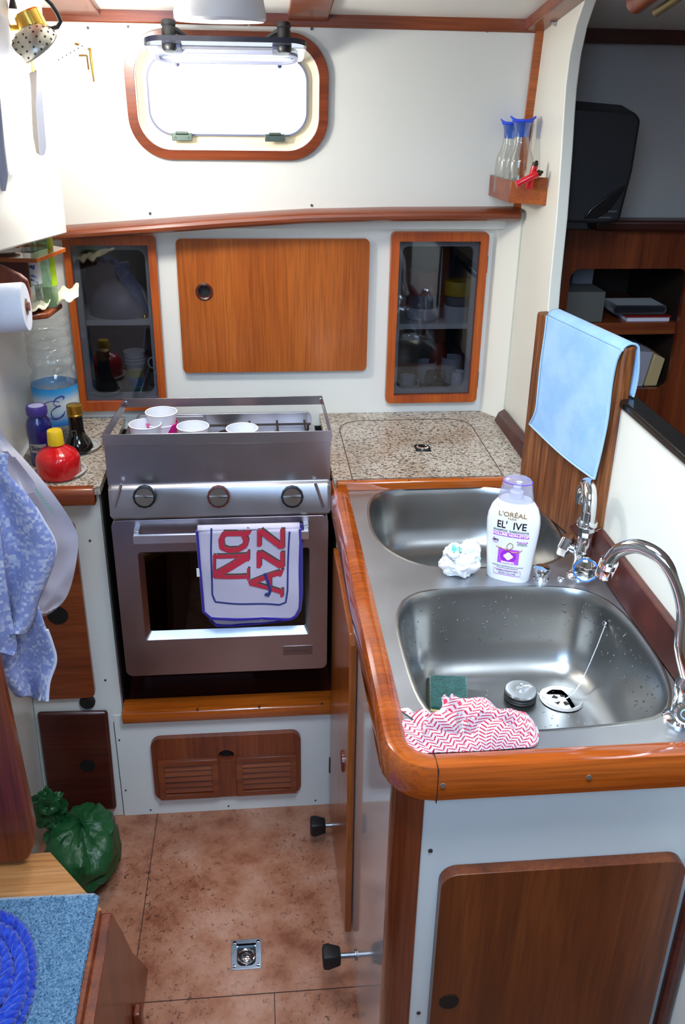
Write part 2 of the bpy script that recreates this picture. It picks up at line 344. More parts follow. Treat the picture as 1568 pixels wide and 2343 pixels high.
# ------------------------------------------------------------------ port (opening window)
win = bpy.data.objects.new('window_1', None); COL.objects.link(win); win['kind'] = 'structure'; win.location = (-.036, yu(1.51), 1.413); WL['window_1'] = Vector(win.location)
out = rr(-.229, .155, 1.397, 1.623, .078, 12); inn = rr(-.211, .137, 1.415, 1.605, .062, 12)
m = MB(); m.prism(out, 'y', -.012, .001, [inn], fn=lean); m.build('window_ring', wood('port ring wood', '#64280e', '#7a3616', '#8a4420', 'x', .35, .3), win, bevel=.003)
fo = rr(-.2125, .1385, 1.4135, 1.6065, .063, 12); fi = rr(-.187, .113, 1.444, 1.580, .042, 12)
m = MB(); m.prism(fo, 'y', -.010, -.004, [rr(-.209, .135, 1.417, 1.603, .06, 12)], fn=lean); m.build('frame_lip', P('white frame lip', '#f2f0ea', .35), win)
m = MB(); L0 = [lean(u, v, -.004) for u, v in rr(-.2105, .1365, 1.4155, 1.6045, .061, 12)]; L1 = [lean(u, v, .012) for u, v in rr(-.198, .124, 1.430, 1.594, .052, 12)]; L2 = [lean(u, v, .012) for u, v in fi]
L3 = [lean(u, v, .07) for u, v in fi]; m.loft([L0, L1, L2, L3], (False, False)); m.build('window_frame', P('cream port frame', '#efe2c4', .4), win)
m = MB(); SO = rr(-.1905, .1165, 1.4405, 1.5835, .045, 12); m.loft([[lean(u, v, .012) for u, v in SO], [lean(u, v, .002) for u, v in SO], [lean(u, v, .002) for u, v in fi], [lean(u, v, .014) for u, v in fi]], (False, False), sm=False); m.build('spigot', P('grey lilac spigot', '#70748c', .45), win)
# acrylic pane hinged along the top, swung up into the cabin
zh = 1.572; pb = Vector((-.037, yu(zh)-.010, zh)); fl_l, fl_r = U(325, 92, y=1.79), U(704, 98, y=1.79)
hgt = Vector((0, 1.79-pb.y, (fl_l.z+fl_r.z)/2-pb.z)); ht = hgt.length; hv = hgt.normalized(); nv = Vector((0, -hv.z, hv.y)); nv = nv if nv.z > 0 else -nv
W = (fl_r.x-fl_l.x)/2; pb.x = (fl_l.x+fl_r.x)/2
pane = lambda u, v, ww: tuple(pb+Vector((u, 0, 0))+hv*v+nv*ww)
pout = rr(-W, W, -.006, ht, .032, 8)
m = MB(); m.prism(pout, 'z', 0, .008, fn=pane); m.build('pane', ACRYL, win, bevel=.0015)
m = MB(); m.prism(rr(-W-.0004, W+.0004, ht-.034, ht+.0008, [.033, .033, .0005, .0005], 8), 'z', -.0004, .0084, [rr(-W+.0006, W-.0006, ht-.036, ht-.0006, [.031, .031, .0005, .0005], 8)][:0]+[rr(-W+.0008, W-.0008, ht-.0335, ht-.0006, [.0315, .0315, .0005, .0005], 8)], fn=pane); m.build('pane_edge', P('dark acrylic edge', '#15182a', .25), win)
m = MB(); m.prism(rr(-W+.013, W-.013, .004, ht-.052, .03, 8), 'z', -.006, -.001, [rr(-W+.020, W-.020, .011, ht-.059, .026, 8)], fn=pane); m.build('gasket', P('pale gasket', '#a8acc8', .6), win)
for sx in (-.098, .102):
    sg = 1 if sx < 0 else -1; vv_ = ht-.016
    m = MB(); m.lathe([(.0095, 0), (.0120, .002), (.0120, .013), (.0105, .018), (.0125, .020), (.0125, .026), (.011, .028)], pane(sx, vv_, .008), 20, nv); k = m.build('latch_knob', BLACKP, win)
    m = MB(); m.tube([pane(sx, vv_, .026), pane(sx+sg*.016, vv_-.006, .020), pane(sx+sg*.030, vv_-.010, .013)], [.006, .005, .003], 8); m.build('latch_lever', BLACKP, win)
    m = MB(); m.lathe([(.0135, 0), (.0135, .005), (.010, .010), (0, .0105)], pane(sx, vv_-.010, -.001), 20, -nv); m.build('latch_boss', BLACKP, win)
    m = MB(); m.prism(rr(sx-.012+sg*.008, sx+.012+sg*.008, vv_-.045, vv_-.004, .003, 2), 'z', -.006, -.001, fn=pane); m.build('latch_plate', P('blue grey strap', '#39405e', .5), win)
    m = MB(); m.lathe([(.0045, 0), (.004, .003), (0, .0035)], lean(sx*.96-.036, 1.566, -.0), 12, (0, -1, 0)); m.build('hinge_pin', P('dark pin', '#2c3058', .4), win)
for cx in (-.129, .051):
    m = MB(); yy = yu(1.44)-.010; m.box(cx-.0195, cx+.0195, yy-.003, yy+.001, 1.432, 1.446); m.cyl((cx-.012, yy-.004, 1.446), (cx+.012, yy-.004, 1.446), .003, 10); h_ = m.build('hinge', P('dull hinge metal', '#5c6a60', .35, .8), win, bevel=.001)
    screws(h_, [(cx-.013, yy-.003, 1.438), (cx+.013, yy-.003, 1.438)])

# ------------------------------------------------------------------ cupboards in the hull lining
INT = P('cupboard inside', '#4c4a46', .7)
def glass_cupboard(nm, label, B, fl, fr, ft, fb, mat, depth, hole, sh_z):
    x0, x1, z0, z1 = B; t = thing(nm, label, 'cupboard', ((x0+x1)/2, YH, z0))
    m = MB(); m.prism(rr(x0, x1, z0, z1, .010, 5), 'y', YH-.020, YH-.002, [rr(x0+fl, x1-fr, z0+fb, z1-ft, .002, 2)]); d = m.build('door', mat, t, bevel=.003)
    m = MB(); m.box(x0+fl-.002, x1-fr+.002, YH-.010, YH-.007, z0+fb-.002, z1-ft+.002); m.build('glass', GLASS, d)
    m = MB(); e = .02; X0, X1, Z0, Z1 = x0-e, x1+e, z0-.0, z1+.01; y0, y1 = YH+.016, YH+depth
    m.box(X0-.006, X0, y0, y1, Z0, Z1); m.box(X1, X1+.006, y0, y1, Z0, Z1); m.box(X0, X1, y0, y1, Z0, Z0+.006); m.box(X0, X1, y0, y1, Z1, Z1+.006); m.box(X0, X1, y1, y1+.006, Z0, Z1)
    m.build('cupboard_inside', INT, t)
    m = MB(); m.box(X0, X1, YH+.03, y1, sh_z-.012, sh_z); m.build('shelf', LAM, t); return t, d
gl, dl = glass_cupboard('glass_cupboard', 'left cupboard with a glass door in an orange wood frame, above the left counter', LC, .014, .0165, .020, .022, DOOR_O, .2, holeL, 1.060)
gr, dr = glass_cupboard('glass_cupboard', 'right cupboard with a narrow glass door in an orange wood frame, above the right counter', RC, .018, .017, .019, .0175, DOOR_O, .2, holeR, 1.046)
for z in (1.185, .925):
    m = MB(); m.cyl((RC[1]+.001, YH-.008, z-.018), (RC[1]+.001, YH-.008, z+.018), .003, 8); m.build('hinge', P('brown hinge', '#5a3a1e', .4, .6), dr)
t = thing('cupboard_door', 'large square wooden cupboard door with a round finger hole, between the two glass cupboards', 'cupboard door', (.045, YH, .952))
m = MB(); hx, hz, hr = -.1035, 1.131, .0165
circ = [(hx+hr*math.cos(2*math.pi*i/24), hz+hr*math.sin(2*math.pi*i/24)) for i in range(24)]
m.prism(rr(-.158, .250, .952, 1.240, .011, 6), 'y', YH-.016, YH-.001, [circ]); m.build('panel', TEAK_Z, t, bevel=.003)
m = MB(); m.lathe([(.0125, .0), (.0185, .0), (.0185, .002), (.0165, .0035), (.0135, .002), (.0125, -.012)], (hx, YH-.0165, hz), 28, (0, -1, 0), (False, False)); m.build('finger_ring', P('dark wood ring', '#4a1a10', .25, coat=.5), t)
m = MB(); m.cyl((hx, YH-.006, hz), (hx, YH-.002, hz), hr, 24); m.build('hole', STEEL_D, t)
t = thing('louvred_door', 'low wooden cupboard door with two louvred vents and a round finger hole, under the cooker', 'cupboard door', (-.085, YF, .052))
m = MB(); hx, hz, hr = -.087, .172, .0175; circ = [(hx+hr*math.cos(2*math.pi*i/24), hz+hr*math.sin(2*math.pi*i/24)*.8) for i in range(24)]
o1 = rr(-.226, -.121, .072, .150, .001, 2); o2 = rr(-.052, .055, .072, .150, .001, 2)
m.prism(rr(-.252, .080, .051, .226, .022, 6), 'y', YF-.014, YF-.001, [circ, o1, o2]); m.build('panel', MAHO_Z, t, bevel=.003)
m = MB(); m.box(-.235, .062, YF-.0025, YF-.0016, .066, .20); m.build('vent_gap_shade', STEEL_D, t)  # black sheet added as the shade in the gaps between the louvres
for (a0, a1) in ((-.240, -.106), (-.066, .070)):
    m = MB(); m.prism(rr(a0, a1, .056, .166, .002, 2), 'y', YF-.021, YF-.013, [rr(a0+.014, a1-.014, .070, .152, .001, 2)]); g = m.build('vent_frame', MAHO_X, t, bevel=.002)
    for k in range(5):
        zc = .080+k*.0158; m = MB(); m.hexa([(a0+.013, YF-.0185, zc-.006), (a1-.013, YF-.0185, zc-.006), (a1-.013, YF-.0155, zc-.007), (a0+.013, YF-.0155, zc-.007), (a0+.013, YF-.013, zc+.0045), (a1-.013, YF-.013, zc+.0045), (a1-.013, YF-.010, zc+.0035), (a0+.013, YF-.010, zc+.0035)]); m.build('louvre', MAHO_X, g)

# ------------------------------------------------------------------ left base cabinet, front panel, cooker sill
t = thing('base_cabinet', 'tall white base cabinet with two dark wooden doors at the left of the cooker', 'cabinet', (-.40, YF, 0))
m = MB(); m.hexa([(-.5015, YF, 0), (XL, YF, 0), (XL, YF+.016, 0), (-.5015, YF+.016, 0), (-.479, YF, .812), (XL, YF, .812), (XL, YF+.016, .812), (-.479, YF+.016, .812)]); m.box(XL-.016, XL, YF+.016, 1.99, 0, .812); m.build('body', LAM, t, bevel=.001)
m = MB(); m.prism(rr(-.488, -.358, .345, .760, .014, 5), 'y', YF-.014, YF-.001); d = m.build('door', MAHO_X, t, bevel=.003)
m = MB(); q = (-.412, YF-.0145, .553); m.lathe([(.0205, 0), (.0205, .0012), (.016, .0012)], q, 24, (0, -1, 0)); m.build('finger_hole', STEEL_D, d)
m = MB(); m.hexa([(-.490, YF-.014, .029), (-.342, YF-.014, .029), (-.342, YF-.001, .029), (-.490, YF-.001, .029), (-.485, YF-.014, .309), (-.337, YF-.014, .305), (-.337, YF-.001, .305), (-.485, YF-.001, .309)]); d = m.build('door', DARKW, t, bevel=.008)
d['label'] = 'lower, darker door'
m = MB(); m.lathe([(.0165, 0), (.0165, .0012), (.013, .0012)], (-.393, YF-.0145, .163), 24, (0, -1, 0)); m.build('finger_hole', STEEL_D, d)
m = MB(); m.lathe([(.0165, 0), (.0165, .007), (.014, .010), (.004, .0105)], (-.378, YF, .327), 24, (0, -1, 0)); m.build('rubber_stop', RUBBER, t)
screws(t, [tuple(U(206, 1237, y=YF)), tuple(U(241, 1556, y=YF))])
t = thing('front_panel', 'low white panel screwed on below the cooker recess', 'panel', (-.08, YF, 0))
m = MB(); m.box(XL-.020, XS-.001, YF-.0015, YF+.012, .0, .286); m.build('panel', LAM, t)
m = MB(); m.box(XL-.0215, XL-.0200, YF-.0012, YF, .0, .268); m.build('seam', STEEL_D, t)
screws(t, [tuple(U(*p, y=YF-.0015)) for p in ((273, 1693), (288, 1808), (345, 1853), (523, 1844), (722, 1831))], r=.0021)
m = MB(); prof = [(1.612, .289), (1.610, .298), (1.613, .306), (1.622, .311), (1.66, .312), (1.66, .275), (1.622, .275), (1.614, .280)]
m.loft([[(x, y+.012, z-.003) for y, z in prof] for x in (XL+.002, XS-.0005)], sm=False); s = tag(m.build('sill', TRIM_X, bevel=.002), 'glossy brown wooden sill under the cooker', 'sill')
screws(s, [tuple(U(*p, z=.3092)) for p in ((452, 1623), (594, 1617), (737, 1610))], (0, 0, 1))
t = thing('recess_base', 'dark wooden boards in the cooker recess, with black back and side sheets standing in for shade', 'recess', (-.075, 1.83, .27))
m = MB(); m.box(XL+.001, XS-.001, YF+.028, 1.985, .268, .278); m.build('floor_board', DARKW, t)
m = MB(); m.box(XL+.001, XS-.001, 1.986, 1.992, .278, .82); m.build('back_shade', STEEL_D, t)  # black sheet across the back, standing in for the shade under the cooker
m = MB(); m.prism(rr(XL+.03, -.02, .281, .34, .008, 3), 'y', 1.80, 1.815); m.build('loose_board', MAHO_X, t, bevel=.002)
for xa_, xb_ in ((XL, XL+.004), (XS-.004, XS-.0002)): m = MB(); m.box(xa_, xb_, YF+.02, 1.985, .278, .83); m.build('side_shade', STEEL_D, t)  # unlit recess sides put in as black sheets

# ------------------------------------------------------------------ counters
t = thing('stone_counter', 'speckled beige counter top at the left of the cooker', 'counter', (-.38, 1.8, .82))
m = MB(); m.box(-.47, -.296, 1.604, 1.999, .832, ZC); m.build('top', GRAN, t)
m = MB(); m.loft([[(x, 1.604-.012*c, .830+.0175*s_) for c, s_ in ((-1, -1), (.6, -1), (1, -.6), (1, .6), (.6, 1), (-1, 1))] for x in (-.47, -.306)], sm=False); m.build('edge_trim', MAHO_X, t, bevel=.003)
t = thing('stone_counter', 'speckled beige counter top with an inset lid, at the right of the cooker', 'counter', (.35, 1.8, .82))
lid = rr(.184, .478, 1.60, 1.945, [.055, .06, .001, .001], 8)
m = MB(); m.box(.1455, .5605, 1.612, 1.999, .832, ZC); m.build('top', GRAN, t)
m = MB(); loop = [Vector((x, y, ZC+.0001)) for x, y in rr(.182, .480, 1.613, 1.945, [.05, .06, .001, .001], 8)]; m.tube(loop, .0009, 6, closed=True); m.build('lid_seam', P('dark seam', '#4a3a2c', .8), t)
m = MB(); m.box(.15, .5605, 1.597, 1.612, .828, ZC+.001); m.build('edge_trim', TRIM_X, t, bevel=.004)
screws(t, [tuple(U(*p, z=ZC+.001)) for p in ((813, 1100), (936, 1099), (1059, 1095))], (0, 0, 1), .0018)
m = MB(); m.box(.330, .362, 1.750, 1.786, ZC-.001, ZC+.0015); lt = m.build('ring_pull_plate', P('dark latch plate', '#2c2c2a', .3, .8), t, bevel=.001)
m = MB(); m.lathe([(.013, 0), (.013, .002), (.010, .004), (.006, .003)], (.346, 1.768, ZC+.0015), 20); m.build('ring_pull', CHROME, lt)
t = MB(); t.hexa([(.537, 1.30, ZC), (.562, 1.30, ZC), (.562, 1.932, ZC), (.540, 1.932, ZC), (.545, 1.30, ZC+.03), (.562, 1.30, ZC+.04), (.562, 1.932, ZC+.028), (.548, 1.932, ZC+.02)])
tag(t.build('backsplash_fillet', DARKW, bevel=.002), 'dark wooden fillet between the right stone counter and the bulkhead', 'fillet')
t = MB(); t.hexa([(.545, .72, .8305), (.5645, .72, .8305), (.5645, 1.297, .8305), (.545, 1.297, .8305), (.552, .72, .885), (.5645, .72, .885), (.5645, 1.297, .885), (.552, 1.297, .885)])
tag(t.build('backsplash_fillet', DARKW, bevel=.002), 'dark red wooden fillet behind the front sink', 'fillet')

# ------------------------------------------------------------------ sink cabinet
ZS = .830
t = thing('sink_cabinet', 'white cabinet with a brown corner post carrying the two sinks', 'cabinet', (.35, 1.2, 0))
m = MB(); m.box(XS, XS+.014, .862, 1.603, 0, .80); m.build('side_panel', P('glossy white side', '#dcdde2', .08, coat=.3), t)
m = MB(); m.box(.186, .5645, .830, .844, 0, .80); m.build('front', LAM, t)
screws(t, [tuple(U(985, 1946, y=.8295)), tuple(U(958, 2317, y=.8295))], r=.003)
m = MB(); c = (.186, .862); poly = [(.188, .844), (.188, .826)]+[(.186-.0325*math.sin(R(a)), .862-.0345*math.cos(R(a))) for a in range(0, 91, 10)]+[(.1535, .866), (.170, .866), (.172, .846)]
m.prism(poly, 'z', 0, .792); m.build('corner_post', wood('dark post wood', '#542210', '#74341a', '#823e20', 'z', .22, .5), t)
xr = U(1568, 2030, y=.825).x
m = MB(); m.box(xr, .5640, .812, .829, 0, .80); m.build('end_post', DARKW, t, bevel=.006)
m = MB(); m.prism(rr(.214, U(1562, 1990, y=.82).x, .20, .658, .022, 6), 'y', .812, .829); d = m.build('door', wood('dark cupboard door', '#562608', '#6e3210', '#7c3e16', 'z', .35, .12), t, bevel=.004)
q = U(1028, 2292, y=.8115); m = MB(); m.lathe([(.0135, 0), (.0135, .0008), (.011, .0008)], q, 20, (0, -1, 0)); m.build('finger_hole', STEEL_D, d)
# door in the side facing the cooker
m = MB(); m.prism([(1.60, .03), (1.60, .70), (1.585, .715), (1.275, .715), (1.262, .70), (1.235, .06)], 'x', XS-.014, XS-.001); d = m.build('side_door', TEAK_Z, t, bevel=.003)
m = MB(); m.lathe([(.020, 0), (.020, .003), (.016, .004)], (XS-.014, 1.33, .40), 24, (-1, 0, 0)); m.build('finger_ring', P('red finger ring', '#6a2014', .3, coat=.4), d)
m = MB(); m.box(XS-.016, XS-.012, 1.598, 1.606, .135, .175); m.build('hinge', P('bronze hinge', '#5a4a34', .4, .8), d)
# wooden surround of the sinks
path = [(.155, 1.640), (.155, 1.3), (.155, 1.0), (.155, .868)]+[(.197-.042*math.cos(R(a)), .868-.05*math.sin(R(a))) for a in range(15, 90, 15)]+[(.197, .818), (.36, .818), (.5635, .818)]
prof = [(-.0165, -.041), (-.0165, -.006), (-.011, .0025), (0, .005), (.010, .0035), (.0165, .0), (.0165, -.020), (.006, -.044), (-.008, -.046)]
m = MB(); loops = []
for i, (x, y) in enumerate(path):
    a = Vector(path[max(i-1, 0)]); b = Vector(path[min(i+1, len(path)-1)]); d_ = (b-a).normalized(); n = Vector((-d_.y, d_.x))  # n towards the sink
    loops.append([(x+n.x*u, y+n.y*u, ZS+.002+v) for u, v in prof])
m.loft(loops); w_ = m.build('sink_surround', wood('glossy surround wood', '#82340a', '#984410', '#a85218', 'x', .12, .7), t)
screws(w_, [(U(*p, y=.8015)) for p in ((1014, 1797), (1348, 1778))], r=.0035, mat=P('grey plug', '#6a5a50', .5))
m = MB(); m.box(.1965, .1972, .8007, .835, ZS-.043, ZS+.0075); m.build('trim_joint', STEEL_D, t)

# stainless double sink: deck with two bowls
t = thing('sink_unit', 'stainless steel double sink with a D shaped bowl and a round cornered bowl', 'sink', (.36, 1.2, .68))
def smooth_loop(pts, n=64):
    "closed Catmull-Rom through the outline, evenly resampled"
    k = len(pts); o = []
    for i in range(k):
        p0, p1, p2, p3 = [Vector(pts[(i+j-1) % k]) for j in range(4)]
        for s_ in range(8):
            t_ = s_/8; o.append(.5*((2*p1)+(p2-p0)*t_+(2*p0-5*p1+4*p2-p3)*t_**2+(3*p1-p0-3*p2+p3)*t_**3))
    L = [0]
    for i in range(len(o)): L.append(L[-1]+(o[(i+1) % len(o)]-o[i]).length)
    r_ = []
    for q in range(n):
        d_ = L[-1]*q/n; i = max(j for j in range(len(o)) if L[j] <= d_); f_ = (d_-L[i])/max(L[i+1]-L[i], 1e-9); r_.append(o[i].lerp(o[(i+1) % len(o)], f_))
    return r_
B1 = smooth_loop([(.27, 1.597), (.36, 1.602), (.44, 1.598), (.50, 1.57), (.522, 1.50), (.525, 1.40), (.510, 1.322), (.461, 1.284), (.39, 1.281), (.315, 1.286), (.262, 1.300), (.222, 1.345), (.203, 1.40), (.199, 1.46), (.206, 1.53), (.226, 1.575)])
B2 = smooth_loop([(.209, 1.166), (.229, 1.197), (.266, 1.212), (.342, 1.215), (.446, 1.211), (.505, 1.193), (.536, 1.137), (.543, 1.037), (.534, .955), (.510, .901), (.476, .881), (.40, .873), (.317, .870), (.255, .878), (.215, .905), (.200, .951), (.196, 1.04), (.198, 1.118)])
def off(loop, d_):
    n = len(loop); c = sum(loop, Vector((0, 0)))/n; o = []
    for i in range(n):
        tg = (loop[(i+1) % n]-loop[i-1]).normalized(); nn = Vector((-tg.y, tg.x)); nn = nn if nn.dot(c-loop[i]) > 0 else -nn; o.append(loop[i]+nn*d_)
    return o
m = MB(); outer = [(.168, 1.5975), (.168, .868), (.176, .845), (.200, .832), (.5452, .832), (.5452, 1.5975)]
m.prism(outer, 'z', ZS-.001, ZS, [off(B1, -.004), off(B2, -.004)]); m.build('deck', SINKS, t)
def bowl(B, deep, sh, cen):
    ls = []
    for d_, z in ((-.0045, 0), (-.002, .0012), (.0005, .0008), (.003, -.003), (.006, -.012), (.012, -.05), (.018, -deep*.62), (.026, -deep*.82), (.042, -deep*.95), (.062, -deep)):
        q = off(B, d_)
        ls.append([(p.x, p.y, ZS+z) for p in q])
    for k in (.55, .3): ls.append([(cen[0]+(p[0]-cen[0])*k, cen[1]+(p[1]-cen[1])*k, ZS-deep-.001) for p in ls[9]])
    for r_, z in ((.034, -.001), (.031, -.004), (.022, -.006), (.019, -.014)):
        n = len(B); ls.append([(cen[0]+r_*math.cos(math.atan2(p[1]-cen[1], p[0]-cen[0])), cen[1]+r_*math.sin(math.atan2(p[1]-cen[1], p[0]-cen[0])), ZS-deep+z) for p in ls[10]])
    return MB().loft(ls, (False, True))
bo = bowl(B1, .12, 0, (.37, 1.44)).build('bowl', BOWLS, t)
DR = (.455, 1.105); DEEP = .135
bo2 = bowl(B2, DEEP, 0, DR).build('bowl', BOWLS, t); bo2['label'] = 'front bowl with water drops'
m = MB(); zb = ZS-DEEP-.012
m.lathe([(.034, .0125), (.031, .0135), (.0285, .0120), (.022, .0100), (.0190, .0098)], (DR[0], DR[1], zb), 30, caps=(False, True)); dn = m.build('drain', steel('drain steel', '#e8e8e8', .35, .45, (60, 60, 60)), bo2)
for k in range(5):
    a = 2*math.pi*k/5; p = [(.0065, -.0022), (.0145, -.0042), (.0150, .0042), (.0065, .0022)]
    m = MB(); m.prism([(DR[0]+u*math.cos(a)-v*math.sin(a), DR[1]+u*math.sin(a)+v*math.cos(a)) for u, v in p], 'z', zb+.0099, zb+.0103); m.build('drain_slot', STEEL_D, dn)
# drops of water on the bowl walls: nobody could count them
m = MB(); n = len(B2)
for k in range(420):
    i = random.randrange(n); a = random.random(); 
    if a < .75:
        s_ = random.random(); d_, z = (.006+.012*s_, -.012-s_*.075); p = off(B2, d_)[i].lerp(off(B2, d_)[(i+1) % n], random.random())
        if p.y < .95: continue
        r_ = random.uniform(.0008, .0019); m.sphere((p.x, p.y, ZS+z), r_, 1, 1, 1.2, 6, 4)
    else:
        p = Vector((random.uniform(.26, .48), random.uniform(.94, 1.15))); m.sphere((p.x, p.y, ZS-DEEP-.0005), random.uniform(.0006, .0016), 1, 1, .4, 6, 4)
wd_ = m.build('water_drops', clear('water drops', (.62, .66, .72, 1), .35, .9, .02), bo2); wd_['kind'] = 'stuff'
# ------------------------------------------------------------------ cooker
t = thing('cooker', 'stainless steel gimballed boat cooker with three knobs and an oven, in the recess', 'cooker', (-.07, 1.75, .43))
m = MB(); m.box(-.270, .128, 1.612, 1.955, .43, .832); m.build('body', P('cooker dark sides', '#1c1c1e', .4, .5), t)
m = MB(); m.box(-.2795, .1375, 1.5985, 1.6005, .853, .9535); m.box(-.2795, -.2775, 1.600, 1.612, .853, .9535); m.box(.1355, .1375, 1.600, 1.612, .853, .9535); m.build('guard_plate', STEEL, t, bevel=.0008)
m = MB(); m.box(-.2815, .1395, 1.5965, 1.5985, .932, .9545); m.build('guard_band', steel('guard band', '#c2c1c8'), t, bevel=.0008)
pl_ = U(285, 910, z=.9545); pr_ = U(738, 908, z=.9545); yb = (pl_.y+pr_.y)/2
m = MB(); m.hexa([(-.2815, 1.5985, .933), (-.2800, 1.5985, .933), (pl_.x+.0015, yb, .933), (pl_.x, yb, .933), (-.2815, 1.5985, .9545), (-.28, 1.5985, .9545), (pl_.x+.0015, yb, .9545), (pl_.x, yb, .9545)])
m.hexa([(.1380, 1.5985, .933), (.1395, 1.5985, .933), (pr_.x, yb, .933), (pr_.x-.0015, yb, .933), (.138, 1.5985, .9545), (.1395, 1.5985, .9545), (pr_.x, yb, .9545), (pr_.x-.0015, yb, .9545)])
m.box(pl_.x, pr_.x, yb-.0008, yb+.0008, .936, .9545); fid = m.build('pan_rail', STEEL, t, bevel=.0004)
for x_ in (pl_.x+.003, pr_.x-.003): m = MB(); m.cyl((x_, yb-.0008, .946), (x_, yb-.0035, .946), .003, 12); m.build('rivet', CHROME, fid)
# control panel: folded sheet leaning out at the bottom
def cpan(y_off, grow=0): return
m = MB(); prof = [(1.600, .8545), (1.594, .8535), (1.588, .848), (1.5815, .80), (1.5805, .793), (1.584, .788), (1.600, .787)]
x0, x1 = -.2785, .1385
loops = []
for x, ins in ((x0, .010), (x0+.002, .004), (x0+.007, .0), (x1-.007, 0), (x1-.002, .004), (x1, .010)):
    loops.append([(x, y, z+(ins if z < .80 else -ins*.2)) for y, z in prof])
m.loft(loops); cp = m.build('control_panel', STEEL, t, bevel=.0015)
for (a, b) in (((278, 1108), (262, 1160)), ((722, 1105), (740, 1160))):
    p, q = U(*a, y=1.586), U(*b, y=1.5815); m = MB(); m.tube([p, q], .0028, 10); m.build('pressed_rib', STEEL, cp)
for px, ring in ((330, '#121214'), (500, '#52201c'), (669, '#141418')):
    k0 = U(px, 1138, y=1.566); nrm = Vector((0, -1, .18)).normalized()
    m = MB(); m.lathe([(.017, 0), (.0205, .003), (.0215, .016), (.0210, .0185), (.0180, .0190)], k0-nrm*.0185, 12, nrm, (True, False)); kb = m.build('knob', P('knob '+ring, ring, .35), cp)
    m = MB(); m.lathe([(.0170, .0), (.0170, .0006), (0, .0008)], k0-nrm*.0003, 32, nrm); 
    mt, nt, bb = newmat('spun dial'); bb.inputs['Metallic'].default_value = 1; bb.inputs['Roughness'].default_value = .28; bb.inputs['Base Color'].default_value = C('#b8b9c0'); bb.inputs['Anisotropic'].default_value = .8
    m.build('dial', mt, kb)
    rt = Vector((1, 0, 0)); up_ = nrm.cross(rt); m = MB(); a = k0+nrm*.0008
    m.hexa([a-up_*.0006, a+rt*.0175-up_*.0006, a+rt*.0175+up_*.0006, a+up_*.0006, a-up_*.0006+nrm*.0004, a+rt*.0175-up_*.0006+nrm*.0004, a+rt*.0175+up_*.0006+nrm*.0004, a+up_*.0006+nrm*.0004]); m.build('pointer', STEEL_D, kb)
# oven door
OX0, OX1, OZ0, OZ1 = -.279, .1335, .430, .7855; wx = (-.234, .0965, .517, .7165)
m = MB(); m.prism(rr(OX0, OX1, OZ0, OZ1, .014, 6), 'y', 1.585, 1.605, [rr(*wx, .006, 3)]); od = m.build('oven_door', steel('oven door steel', '#bcb4ba', .24, .45), t, bevel=.004)
m = MB(); L0 = [(u, 1.5845, v) for u, v in rr(wx[0]-.001, wx[1]+.001, wx[2]-.001, wx[3]+.001, .006, 3)]; L1 = [(u, 1.597, v) for u, v in rr(wx[0]+.010, wx[1]-.008, wx[2]+.014, wx[3]-.009, .004, 3)]
m.loft([L0, L1], (False, False), sm=False); m.build('window_bevel', CHROME if False else steel('bevel steel', '#c8c8d0', .15, .25), od)
m = MB(); m.box(wx[0]+.008, wx[1]-.006, 1.5965, 1.598, wx[2]+.012, wx[3]-.007); m.build('oven_glass', clear('oven glass', (.12, .12, .14, 1), .03, .2, .02), od)
m = MB(); X0, X1, Z0, Z1 = wx[0], wx[1], wx[2], wx[3]; y0, y1 = 1.604, 1.86
m.box(X0-.005, X0, y0, y1, Z0, Z1); m.box(X1, X1+.005, y0, y1, Z0, Z1); m.box(X0, X1, y0, y1, Z0-.005, Z0); m.box(X0, X1, y0, y1, Z1, Z1+.005); m.box(X0, X1, y1, y1+.005, Z0, Z1); ov = m.build('oven_cavity', P('oven cavity', '#2a2928', .5), t)
m = MB()
for k in range(10): m.cyl((X0, 1.615+k*.024, .556), (X1, 1.615+k*.024, .556), .0014, 6)
m.cyl((X0+.01, 1.61, .553), (X0+.01, 1.855, .553), .0018, 6); m.cyl((X1-.01, 1.61, .553), (X1-.01, 1.855, .553), .0018, 6); m.build('oven_rack', P('rack wire', '#a8b0b8', .3, .8), t)
ZH = .757; m = MB(); m.box(-.236, .094, 1.556, 1.562, ZH-.008, ZH+.010); hd = m.build('handle', steel('handle flat bar', '#f0f0f8', .3, .4), od, bevel=.001)
for x in (-.232, .088): m = MB(); m.box(x-.004, x+.007, 1.562, 1.586, ZH-.004, ZH+.016); m.build('handle_bracket', steel('bracket', '#a8a8ac'), hd, bevel=.001)
b0, b1 = U(648, 1479, y=1.584), U(715, 1497, y=1.584); m = MB(); m.box(b0.x, b1.x, 1.5838, 1.5852, b1.z, b0.z); bd = m.build('badge', steel('badge steel', '#9a9092'), od, bevel=.0004)
text('badge_lettering', 'moffinoxi', .0105, P('badge letters', '#6a6468', .3, .8), bd, lambda u, v, w: ((b0.x+b1.x)/2-WL[bd.name].x+u, 1.5836-WL[bd.name].y-w, (b0.z+b1.z)/2-WL[bd.name].z+v), .0001, .0002, 1.15)
